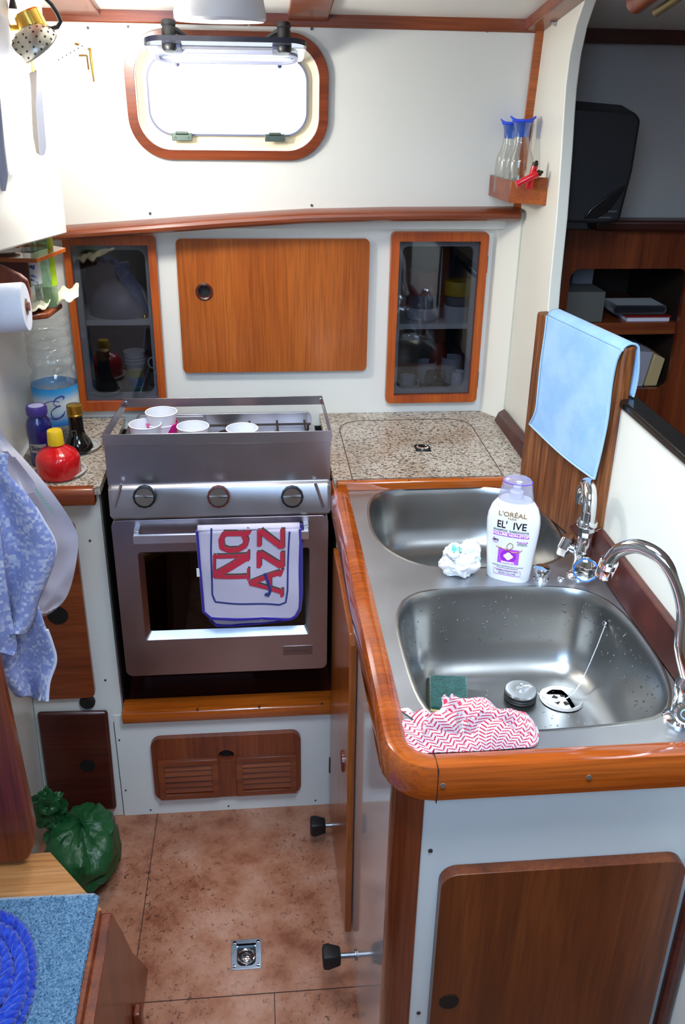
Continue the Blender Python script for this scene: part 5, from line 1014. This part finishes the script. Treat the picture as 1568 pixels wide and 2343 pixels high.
patch('purple_band', .0110, .0275, .0720, .0745, PU); lab('small_lettering', 'NUOVO', .0026, '#ffffff', .07325, 0, 1.4, .0192).location = (0, -.0002, 0); lab('small_lettering', 'AZIONE', .0026, '#403840', .0703, 0, 1.4, .0192); lab('small_lettering', 'VOLUMIZZANTE', .0020, '#403840', .0680, 0, 1.1, .0192)
patch('picture', -.0165, .0165, .0330, .0590, '#b050cc')
m = MB(); m.grid(lambda a_, b_: fs(.0125*b_*math.cos(a_*2*math.pi), .0465+.0115*b_*math.sin(a_*2*math.pi), .0003), 32, 3); m.build('picture_disc', P('print disc', '#9428b8', .4), t, world=False)
m = MB(); m.grid(lambda a_, b_: fs(.0068*b_*math.cos(a_*2*math.pi)*(1+.12*math.cos(a_*8*math.pi)), .0465+.0062*b_*math.sin(a_*2*math.pi)*(1+.12*math.cos(a_*8*math.pi)), .0005), 32, 3); m.build('picture_star', P('print star', '#ecd4f4', .4), t, world=False)
m = MB(); m.tube([fs(*curve([(-.0205, .0610), (-.013, .0600), (-.002, .0575), (.006, .0640), (.0035, .0700), (-.001, .0690), (-.0035, .0620), (.003, .0555), (.013, .0550), (.0205, .0605)], k/40), .0006) for k in range(41)], .0005, 5); m.build('gold_loop', P('gold print', '#b88c3c', .35, .4), t, world=False)
lab('picture_lettering', 'EXPANSYL', .0042, '#ffffff', .0352, .0002, 1.05).location = (0, -.0003, 0)
lab('small_lettering', 'RASSODA E SOSTIENE DALLA RADICE', .0025, '#605868', .0280, 0, 1.15); lab('small_lettering', 'VOLUME LUNGA DURATA', .0025, '#605868', .0248, 0, 1.15)
m = MB(); m.tube([fs(u, v, .0002) for u, v in [(-.021+.042*k/10, .0125) for k in range(11)]+[(.021, .0165), (.021, .0215)]+[(.021-.042*k/10, .0215) for k in range(11)]+[(-.021, .0165)]], .0003, 4, closed=True); m.build('label_box', P('print '+PU, PU, .4), t, world=False)
lab('small_lettering', 'CAPELLI PIATTI, FINI,', .0034, '#604870', .0192, 0, 1.1); lab('small_lettering', 'SENZA VOLUME', .0034, '#604870', .0152, 0, 1.1)
# crumpled white bag
mt, nt, bb = newmat('crumpled white film'); bb.inputs['Base Color'].default_value = C('#e6e6e8'); bb.inputs['Roughness'].default_value = .3; bb.inputs['Subsurface Weight'].default_value = .3; bb.inputs['Subsurface Scale'].default_value = .01; addbump(nt, bb, 1, .8, fac=noise(nt, coords(nt), 45, 4, .6, 2.5), dist=.006)
p = U(1050, 1318, z=ZS); t = thing('crumpled_bag', 'crumpled white plastic bag on the sink rim left of the shampoo bottle', 'bag', p)
m = MB(); blob(m, (p.x+.002, p.y+.006, ZS+.019), .031, .022, .021, .30, 1.1, 21, 56, 36); blob(m, (p.x-.008, p.y+.004, ZS+.036), .017, .015, .018, .32, 1.2, 5, 36, 24); blob(m, (p.x+.018, p.y+.014, ZS+.032), .018, .014, .024, .3, 1.1, 31, 36, 24)
for i, v_ in enumerate(m.v): m.v[i] = (v_[0], v_[1], max(v_[2], ZS+.0006))
m.build('film', mt, t)
m = MB(); blob(m, (p.x-.008, p.y+.001, ZS+.0475), .010, .009, .0085, .3, 2.5, 8, 24, 16); mt, nt, bb = newmat('green printed film'); bb.inputs['Roughness'].default_value = .35; nt.links.new(ramp(nt, noise(nt, coords(nt), 120, 2), [(.5, '#dcebe6'), (.56, '#4cc0a4')]), bb.inputs['Base Color']); m.build('printed_corner', mt, t)
# red and white dish cloth
mt, nt, bb = newmat('red herringbone cloth'); bb.inputs['Roughness'].default_value = .9; bb.inputs['Sheen Weight'].default_value = .3
sp_ = nt.nodes.new('ShaderNodeSeparateXYZ'); uvn = nt.nodes.new('ShaderNodeUVMap'); nt.links.new(uvn.outputs[0], sp_.inputs[0])
def MT(op, a_, b_=None):
    n = nt.nodes.new('ShaderNodeMath'); n.operation = op
    for i, q in enumerate((a_, b_)):
        if q is None: continue
        if hasattr(q, 'links'): nt.links.new(q, n.inputs[i])
        else: n.inputs[i].default_value = q
    return n.outputs[0]
X_, Y_ = sp_.outputs[0], sp_.outputs[1]
xc = MT('MULTIPLY', X_, 40); cell = MT('MODULO', MT('FLOOR', xc), 2.0); sgn = MT('SUBTRACT', MT('MULTIPLY', cell, 2), 1)
dg = MT('ADD', MT('MULTIPLY', Y_, 26), MT('MULTIPLY', sgn, MT('MULTIPLY', MT('FRACT', xc), 1.0)))
dash = MT('LESS_THAN', MT('FRACT', dg), .40); gap = MT('GREATER_THAN', MT('FRACT', xc), .10)
nt.links.new(mix(nt, C('#bdb0b6'), C('#ac1c3c'), MT('MULTIPLY', dash, gap)), bb.inputs['Base Color']); addbump(nt, bb, 1, .3, fac=noise(nt, coords(nt), 900, 2))
p = U(1075, 1690, z=ZS); t = thing('dish_cloth', 'crumpled red and white herringbone dish cloth on the front edge of the sinks', 'cloth', p)
outl_ = [(916, 1622), (958, 1634), (975, 1640), (1000, 1632), (1012, 1618), (1010, 1596), (1050, 1604), (1110, 1600), (1150, 1625), (1195, 1628), (1215, 1640), (1232, 1680), (1228, 1706), (1180, 1712), (1100, 1718), (1000, 1722), (940, 1722), (922, 1700), (928, 1680), (912, 1654), (930, 1650), (950, 1652)]
NC = 96; cen = Vector((.262, .868))
ZSD = ZS+.0006
base_l = [U(*curve([q for q in outl_]+[outl_[0]], k/NC), z=ZSD+.0015) for k in range(NC)]
m = MB(); nr = 30; vs = []; uvs = []
pc = U(1085, 1672, z=ZSD)
for j in range(nr+1):
    f_ = 1-j/nr
    for k in range(NC):
        q = pc.lerp(base_l[k], f_); x, y = q.x, q.y
        up = (1-f_**2.2)**.8
        d_ = Vector((x*26+.8*NZ.noise(Vector((x*30, y*30, 1))), y*42, 0))
        fold_ = abs(math.sin(x*70+y*95+3*NZ.noise(Vector((x*22, y*22, 4)))))
        c1_ = NZ.noise(Vector((x*13, y*34, 3.1))); c2_ = NZ.noise(Vector((x*26+7, y*22, 8.3))); h_ = up*(.026+.022*NZ.noise(Vector((x*20, y*26, 5)))-.026*math.exp(-(c1_/.07)**2)-.018*math.exp(-(c2_/.06)**2))
        vs.append((x+.0015*math.sin(k*.7), y+.012*up*.35, max(q.z+h_, ZSD)))
m.add(vs, [(j*NC+k, j*NC+(k+1) % NC, (j+1)*NC+(k+1) % NC, (j+1)*NC+k) for j in range(nr) for k in range(NC)], True)
dc = m.build('folded_fabric', mt, t, doubles=False)
uv = dc.data.uv_layers.new(name='UVMap'); 
for lp_ in dc.data.loops:
    v_ = dc.data.vertices[lp_.vertex_index].co; a_ = .5*math.sin(v_.x*30+v_.y*22); uv.data[lp_.index].uv = ((v_.x*math.cos(a_)-(v_.y+v_.z*1.3)*math.sin(a_))*3.6+5, (v_.x*math.sin(a_)+(v_.y+v_.z*1.3)*math.cos(a_))*5.4+5)

# ------------------------------------------------------------------ corner box with carafes and lighters
A_, B_, C_ = U(1120, 418, y=1.957), U(1169, 421, y=1.835), U(1256, 406, x=XB-.0005)
zb0, zt0 = 1.332, 1.372
t = thing('corner_box', 'small open wooden box fixed in the corner of the hull and the white bulkhead', 'box', (B_.x, B_.y, zb0))
ax_, ay_ = (A_.x, 1.957), (B_.x, B_.y); cx_ = (XB-.001, C_.y)
m = MB(); d1 = Vector((B_.x-A_.x, B_.y-1.957)).normalized(); n1_ = Vector((-d1.y, d1.x)); n1_ = n1_ if n1_.x > 0 else -n1_
m.prism([(A_.x, 1.957), (B_.x, B_.y), (B_.x+n1_.x*.007, B_.y+n1_.y*.007), (A_.x+n1_.x*.007, 1.957)], 'z', zb0, zt0); m.build('side_board', MAHO_X, t, bevel=.001)
d2 = Vector((XB-.001-B_.x, C_.y-B_.y)); L2_ = d2.length; d2 = d2.normalized(); n2 = Vector((-d2.y, d2.x)); n2 = n2 if n2.y > 0 else -n2
prf_ = [(0, zb0), (L2_, zb0), (L2_, zt0+.010), (L2_*.75, zt0+.010), (L2_*.5, zt0+.002), (L2_*.35, zt0), (0, zt0)]
m = MB(); m.prism(prf_, 'x', 0, .007, fn=lambda u, v, w: (B_.x+d2.x*u+n2.x*w, B_.y+d2.y*u+n2.y*w, v)); m.build('front_board', TEAK_X, t, bevel=.001)
m = MB(); m.prism([(A_.x+.006, 1.957), (B_.x+.005, B_.y+.008), (XB-.001, C_.y+.006), (XB-.001, 1.935)], 'z', zb0+.002, zb0+.008); m.build('base', MAHO_X, t)
for (px, wpx, pyt, yy_, lab_) in ((1186, 66, 262, 1.878, 'front clear carafe with a blue stopper in the corner box'), (1160, 56, 268, 1.925, 'rear clear carafe with a blue stopper, half hidden by the other, in the corner box')):
    q = U(px, 400, y=yy_); q.z = zb0+.0085; t = thing('carafe', lab_, 'carafe', q); r = rad(wpx, q); ht_ = U(px+8, pyt+16, y=yy_).z-q.z
    m = MB(); m.lathe([(r*.9, 0), (r, .004), (r, ht_*.45), (r*.9, ht_*.54), (r*.62, ht_*.66), (r*.5, ht_*.78), (r*.52, ht_*.9), (r*.66, ht_)], q, 40, caps=(True, False)); m.build('glass', CARAFE, t)
    m = MB(); m.lathe([(r*.88, .001), (r*.93, .004), (r*.95, .012), (r*.5, .018), (0, .020)], q, 30); m.build('dregs', P('brown dregs', '#8c6c58', .7), t)
    m = MB(); m.lathe([(r*.46, ht_*.80), (r*.50, ht_*.92), (r*.6, ht_)], q, 30, caps=(True, True)); st = m.build('stopper', clear('blue stopper plug', (.35, .55, .95, 1), .06, .3, .1, '#3c78e0', .35), t)
    m = MB(); m.lathe([(r*.68, ht_-.001), (r*.74, ht_+.001), (r*.70, ht_+.004), (0, ht_+.004)], q, 30)
    for s_ in (-1, 1): m.loft([[(q.x+s_*r*a_+b_[0], q.y+b_[1], q.z+ht_+c_+b_[2]) for b_ in ((0, -.008*k_, 0), (0, .008*k_, 0), (0, .008*k_, .003), (0, -.008*k_, .003))] for a_, c_, k_ in ((.3, .001, 1), (.55, .002, 1), (.72, .004, .8), (.85, .007, .5))], sm=False)
    m.build('stopper_top', P('blue plastic top', '#1c44d8', .35), st)
RL = P('lighter red', '#d01020', .2, coat=.3)
for a, b_, lab_ in ((U(1216, 410, y=1.80), U(1224, 380, y=1.80), 'upright red lighter in the corner box'), (U(1202, 412, y=1.785), U(1230, 398, y=1.785), 'slanting red lighter in front of the upright one in the corner box')):
    d_ = (b_-a); a2 = a-d_.normalized()*.018; t = thing('lighter', lab_, 'lighter', a2); w_ = .0062
    m = MB(); m.lathe([(w_*.9, 0), (w_, .001), (w_, (b_-a2).length)], a2, 20, b_-a2); m.build('body', RL, t)
    m = MB(); m.lathe([(w_*.9, 0), (w_*.95, .006), (w_*.5, .007)], b_, 16, d_); m.cyl(b_+d_.normalized()*.007+Vector((.002, 0, 0)), b_+d_.normalized()*.007+Vector((.002, .004, 0)), .003, 10); m.build('striker', P('dark striker', '#3a3428', .35, .8), t)

# ------------------------------------------------------------------ things behind the cupboard glass
def simple(nm, prof, c, mat, label, cat, fn=None, seg=28): m = MB(); m.lathe(prof, c, seg, fn=fn); return tag(m.build(nm, mat), label, cat)
DW = P('dim white china', '#c8c8cc', .35)
zL, zR, fl_, = 1.060, 1.046, LC[2]+.006
# left cupboard, upper shelf
p = Vector((-.295, 2.10, zL)); simple('dish_cover', [(.070, 0), (.071, .008), (.069, .025), (.058, .050), (.038, .068), (.015, .076), (0, .077)], p, P('grey cover', '#8a8c94', .4), 'large pale domed cover on the shelf of the left glass cupboard', 'dish cover')
p = U(330, 708, y=2.05); p.z = zL; simple('bell', [(.008, 0), (.0075, .003), (.004, .008), (.0018, .010), (.003, .014), (0, .016)], p, BRASS, 'tiny brass bell on the shelf of the left glass cupboard', 'bell')
p = U(312, 860, y=2.06); p.z = fl_; r = .019
simple('stacked_tub', [(r*.85, 0), (r*.9, .025), (r, .028), (r*.95, .03)], p, P('teal tub', '#2c8c88', .5), 'teal tub at the bottom of the pile in the left glass cupboard', 'tub')
p2 = p+Vector((0, 0, .0305)); simple('stacked_tub', [(r*.95, 0), (r, .018), (r*1.04, .02)], p2, P('blue tub', '#2c70b0', .5), 'blue tub second from the bottom of the pile in the left glass cupboard', 'tub')
p2 = p+Vector((0, 0, .051)); simple('stacked_tub', [(r*.95, 0), (r*1.02, .016), (r*1.05, .018)], p2, P('lime orange tub', '#98a030', .5), 'lime tub in the middle of the pile in the left glass cupboard', 'tub')
p2 = p+Vector((0, 0, .0695)); simple('bowl_stack', [(r*1.0, 0), (r*1.15, .010), (r*1.2, .014), (r*1.1, .015), (r*1.22, .022), (r*1.14, .023), (r*1.26, .030), (r*1.2, .031), (r*1.3, .038), (r*1.3, .040)], p2, DW, 'pile of white bowls on top of the tubs in the left glass cupboard', 'bowls')
p = U(215, 850, y=2.08); p.z = fl_; simple('wine_glass', [(.014, 0), (.013, .001), (.002, .003), (.002, .028), (.010, .034), (.016, .048), (.014, .066)], p, CARAFE, 'stemmed glass at the left of the lower shelf in the left glass cupboard', 'glass')
m = MB(); q = U(348, 830, y=2.03); m.tube([q+Vector((.008*math.cos(a_), 0, .012*math.sin(a_))) for a_ in [2*math.pi*k/20 for k in range(20)]], .002, 6, closed=True); tag(m.build('mug_handle_ring', DW), 'white ring shaped handle at the right edge of the left glass cupboard', 'ring')
# right cupboard
p = U(965, 728, y=2.075); p.z = zR; r = .036; simple('white_bowl', [(r*.8, 0), (r*.98, .006), (r, .016), (r, .030), (r*.96, .030), (r*.9, .006), (0, .005)], p, DW, 'white round bowl at the left on the shelf of the right glass cupboard', 'bowl')
simple('storage_tin', [(r*.85, 0), (r*.88, .002), (r*.88, .052), (r*.85, .053)], p+Vector((0, .003, .0062)), P('blue grey tin', '#5a7488', .4), 'blue grey tin standing in the white bowl of the right glass cupboard', 'tin')
simple('storage_tin', [(r*.98, 0), (r, .002), (r, .050), (r*.97, .052)], p+Vector((0, .003, .0595)), P('dark red tin', '#8c1c30', .4), 'dark red tin on top of the blue grey tin in the right glass cupboard', 'tin')
p = U(1046, 728, y=2.075); p.z = zR; r = .033; simple('white_bowl', [(r*.9, 0), (r, .006), (r, .034), (r*.96, .034), (r*.9, .006), (0, .005)], p, DW, 'white straight sided bowl at the right on the shelf of the right glass cupboard', 'bowl')
simple('storage_jar', [(r*.85, 0), (r*.88, .002), (r*.86, .050)], p+Vector((0, .002, .0062)), P('grey jar', '#6c7074', .4), 'grey jar under the yellow lid in the right glass cupboard', 'jar')
simple('yellow_lid', [(r*1.0, 0), (r*1.02, .004), (r*1.02, .030), (r*.98, .032), (0, .032)], p+Vector((0, .002, .0565)), P('mustard lid', '#b89820', .45), 'wide mustard yellow lid in the right glass cupboard', 'lid')
zz_ = RC[2]+.0065
def mug(px, y, r, h_, mat, label, handle=0):
    p = U(px, 880, y=y); p.z = zz_; t = thing('mug', label, 'mug', p); m = MB(); m.lathe([(r*.9, 0), (r, .003), (r, h_), (r*.92, h_), (r*.9, .004), (0, .004)], p, 28); m.build('cup', mat, t)
    if handle: m = MB(); m.tube([p+Vector((r*.95, -.002, h_*.75)), p+Vector((r*1.35, -.002, h_*.7)), p+Vector((r*1.4, -.002, h_*.35)), p+Vector((r*.95, -.002, h_*.25))], .0022, 8); m.build('handle', mat, t)
mug(932, 2.055, .019, .036, DW, 'white mug with its handle to the right, lower left of the right glass cupboard', 1)
mug(974, 2.125, .024, .050, DW, 'white mug at the back, behind the glass jar in the right glass cupboard')
mug(1030, 2.12, .026, .062, DW, 'tallest white mug at the back right of the right glass cupboard')
p = U(995, 880, y=2.06); p.z = zz_; simple('glass_jar', [(.023, 0), (.025, .004), (.025, .034), (.023, .038), (.024, .042)], p, clear('grey glass', (.6, .66, .68, 1), .1, .5), 'dark glass jar at the front of the right glass cupboard', 'jar')
mug(1047, 2.045, .017, .048, P('pale enamel', '#d8d8e4', .2), 'pale straight beaker at the front right of the right glass cupboard')
p = U(1003, 800, y=2.15); p.z = zz_+.0; m = MB(); m.lathe([(.02, 0), (.024, .02), (.022, .07), (.010, .09)], p, 20); tag(m.build('packet', P('red packet', '#8c2420', .6)), 'red packet at the very back of the right glass cupboard', 'packet')

# ------------------------------------------------------------------ saloon beyond the bulkhead
w = MB(); w.prism([(XB+.024, 0), (2.2, 0), (2.2, 2.05), (XB+.024, 2.05)], 'y', YH+.012, YH+.03, [[(.675, .890), (.970, .890), (.970, 1.195), (.675, 1.195)]]); struct(w.build('wall_saloon', P('saloon lining', '#a8a4a0', .6)))
zt1 = U(1440, 75, y=2.0).z; t = MB(); a_, b_ = U(1320, 80, y=1.99), U(1568, 100, y=1.99)
t.hexa([(XB+.024, 1.98, a_.z-.014), (2.19, 1.98, a_.z-.014), (2.19, 2.011, a_.z-.014), (XB+.024, 2.011, a_.z-.014), (XB+.024, 1.98, a_.z+.012), (2.19, 1.98, a_.z+.012), (2.19, 2.011, a_.z+.012), (XB+.024, 2.011, a_.z+.012)]); struct(t.build('trim_10', DARKW))
c = thing('saloon_locker', 'dark varnished wooden locker with an open rounded bookcase, beyond the bulkhead', 'locker', (.85, 1.96, .3))
oz0, oz1 = .905, 1.180; ox0, ox1 = .690, .955
m = MB(); m.prism([(XB+.024, .30), (2.19, .30), (2.19, 1.262), (XB+.024, 1.262)], 'y', 1.965, 1.980, [rr(ox0, ox1, oz0, oz1, .022, 6)]); m.build('front', MAHO_Z, c)
m = MB(); m.box(.668, .671, 1.963, 1.966, .30, 1.262); m.build('seam', STEEL_D, c)
m = MB(); X0, X1 = ox0-.008, ox1+.008; y0, y1 = 1.981, 2.009
t2_ = MB(); 
m = MB(); y1 = 2.30
w = bpy.data.objects['wall_saloon']; 
m.box(X0-.006, X0, 1.981, y1, oz0-.006, oz1+.006); m.box(X1, X1+.006, 1.981, y1, oz0-.006, oz1+.006); m.box(X0, X1, 1.981, y1, oz0-.008, oz0-.002); m.box(X0, X1, 1.981, y1, oz1+.002, oz1+.008); m.box(X0, X1, y1, y1+.006, oz0, oz1); m.build('bookcase_inside', P('locker inside', '#2c1c14', .6), c)
m = MB(); m.box(X0, X1, 1.984, y1, 1.028, 1.056); m.build('shelf', MAHO_X, c, bevel=.003)
hr_ = MB(); hr_.box(.72, 2.19, 1.935, 1.990, 1.263, 1.285); tag(hr_.build('hand_rail', DARKW, bevel=.006), 'dark wooden rail behind the loudspeaker beyond the bulkhead', 'rail')
# loudspeaker
t = thing('loudspeaker', 'black loudspeaker with rounded front on the rail beyond the bulkhead', 'loudspeaker', (.70, 1.88, 1.286))
F0 = [U(*q, y=1.80) for q in ((1290, 508), (1382, 512), (1418, 505), (1448, 390), (1467, 275), (1455, 258), (1310, 248), (1297, 262))]
Bk = [U(*q, y=1.925) for q in ((1275, 500), (1375, 505), (1400, 495), (1425, 380), (1432, 250), (1425, 240), (1295, 228), (1285, 240))]
zmn = min(q.z for q in F0+Bk)
m = MB(); m.loft([[tuple(q) for q in Bk], [tuple(q) for q in F0]], sm=False); m.build('cabinet', P('speaker black', '#15161a', .55, bump=.1, bscale=1200), t, bevel=.008, seg=4)
m = MB(); g0 = [U(*q, y=1.798) for q in ((1335, 500), (1350, 478), (1400, 440), (1432, 422), (1425, 440), (1395, 480), (1370, 498))]
m.prism([(q.x, q.z) for q in g0], 'y', 1.7955, 1.801); m.build('port', P('speaker recess', '#0a0b10', .3), t, bevel=.002)
for s_, q, sz in (('PHILIPS', (1402, 484), .0050), ('BASS REFLEX', (1384, 498), .0042)):
    c1 = U(*q, y=1.7975); text('speaker_lettering', s_, sz, P('grey print', '#6c6c70', .5), t, (lambda c1: lambda u, v, w: (c1.x+u-WL[t.name].x, 1.7975-w-WL[t.name].y, c1.z+v-WL[t.name].z))(c1), .0001, .0002, 1.1)
# bookcase contents
z1_ = 1.0565; z0_ = oz0-.0015
def boxthing(nm, x0, x1, y0, y1, z0, z1, mat, label, cat, bev=.001): m = MB(); m.box(x0, x1, y0, y1, z0, z1); return tag(m.build(nm, mat, bevel=bev), label, cat)
boxthing('storage_box', .692, .785, 1.99, 2.08, z1_, z1_+.068, P('dark grey card', '#5c5c58', .7), 'dark grey cardboard box on the left of the saloon bookcase shelf', 'box')
boxthing('storage_box', .75, .80, 2.12, 2.16, z1_, z1_+.12, P('grey white card', '#9a9aa0', .7), 'tall pale grey box standing at the back of the saloon bookcase shelf', 'box')
t = thing('notebook', 'white notebook with red corners lying on the saloon bookcase shelf', 'notebook', (.89, 2.03, z1_))
m = MB(); m.box(.845, .945, 1.995, 2.07, z1_, z1_+.009); m.build('pages', P('paper white', '#dcdce8', .6), t); m = MB(); m.box(.843, .947, 1.993, 2.072, z1_+.009, z1_+.012); m.build('cover', P('red cover', '#8c1c1c', .5), t)
boxthing('folded_clothing', .815, .94, 2.0, 2.09, z1_+.0125, z1_+.034, fabric('black cloth', '#14161c', .5, 500), 'black folded cloth on top of the white notebook', 'cloth', .008)
m = MB(); m.hexa([(.858, 1.99, z0_), (.905, 1.99, z0_), (.905, 2.10, z0_), (.858, 2.10, z0_), (.872, 1.99, z0_+.085), (.918, 1.99, z0_+.082), (.918, 2.10, z0_+.082), (.872, 2.10, z0_+.085)]); tag(m.build('book', P('pale grey cover', '#a0a0ac', .6), bevel=.001), 'pale grey book leaning in the lower bookcase compartment', 'book')
m = MB(); m.hexa([(.909, 1.99, z0_), (.940, 1.99, z0_), (.940, 2.10, z0_), (.909, 2.10, z0_), (.922, 1.99, z0_+.078), (.950, 1.99, z0_+.066), (.950, 2.10, z0_+.066), (.922, 2.10, z0_+.078)]); tag(m.build('book', P('cream cover', '#c0a878', .6), bevel=.003), 'cream book at the right of the lower bookcase compartment', 'book')
# wooden overhead grab board in the saloon
a_, b_ = U(1462, 30, y=1.55), U(1560, -40, y=1.40)
t = thing('overhead_rail', 'wooden and brass coloured rail under the saloon ceiling, top right', 'rail', a_)
m = MB(); m.tube([a_+Vector((-.006, 0, .014)), b_+Vector((-.006, 0, .014))], .016, 14); m.build('wood', MAHO_X, t)
m = MB(); m.tube([a_+Vector((.028, 0, .002)), b_+Vector((.028, 0, .002))], .007, 12); m.build('strip', P('dull brass strip', '#8a7a50', .4, .6), t)
# round woven seat edge in the lower right of the opening
p = U(1568, 1035, y=1.60); m = MB(); m.lathe([(.05, -.10), (.065, -.02), (.07, 0), (.064, .012), (0, .012)], p+Vector((.04, 0, -.01)), 48, fn=lambda a_, z: 1+.015*math.cos(a_*40)); tag(m.build('basket', P('dark wicker', '#4a3a30', .7, bump=1, bscale=300)), 'dark round wicker basket just visible at the right edge', 'basket')

# ------------------------------------------------------------------ repeats of one kind share a group
GROUPS = {'plastic_cup': 'white plastic cups on the cooker', 'beaker': 'beakers under the white cups', 'screw': 'screws in the hull panel', 'door_stop': 'rubber door stops by the sink cabinet',
          'carafe': 'carafes in the corner box', 'lighter': 'lighters in the corner box', 'mug': 'mugs in the right glass cupboard', 'tray': 'trays on the left counter', 'book': 'books in the saloon bookcase',
          'tap': 'chrome taps of the sinks', 'glass_cupboard': 'glass fronted cupboards in the hull lining', 'stone_counter': 'speckled counter tops', 'stacked_tub': 'tubs piled in the left glass cupboard',
          'white_bowl': 'white bowls in the right glass cupboard', 'storage_tin': 'tins in the right glass cupboard', 'storage_box': 'boxes in the saloon bookcase'}
for o in list(bpy.data.objects):
    k = o.name.split('.')[0]
    if o.parent is None and 'label' in o and k in GROUPS and not o.get('group'): o['group'] = GROUPS[k]
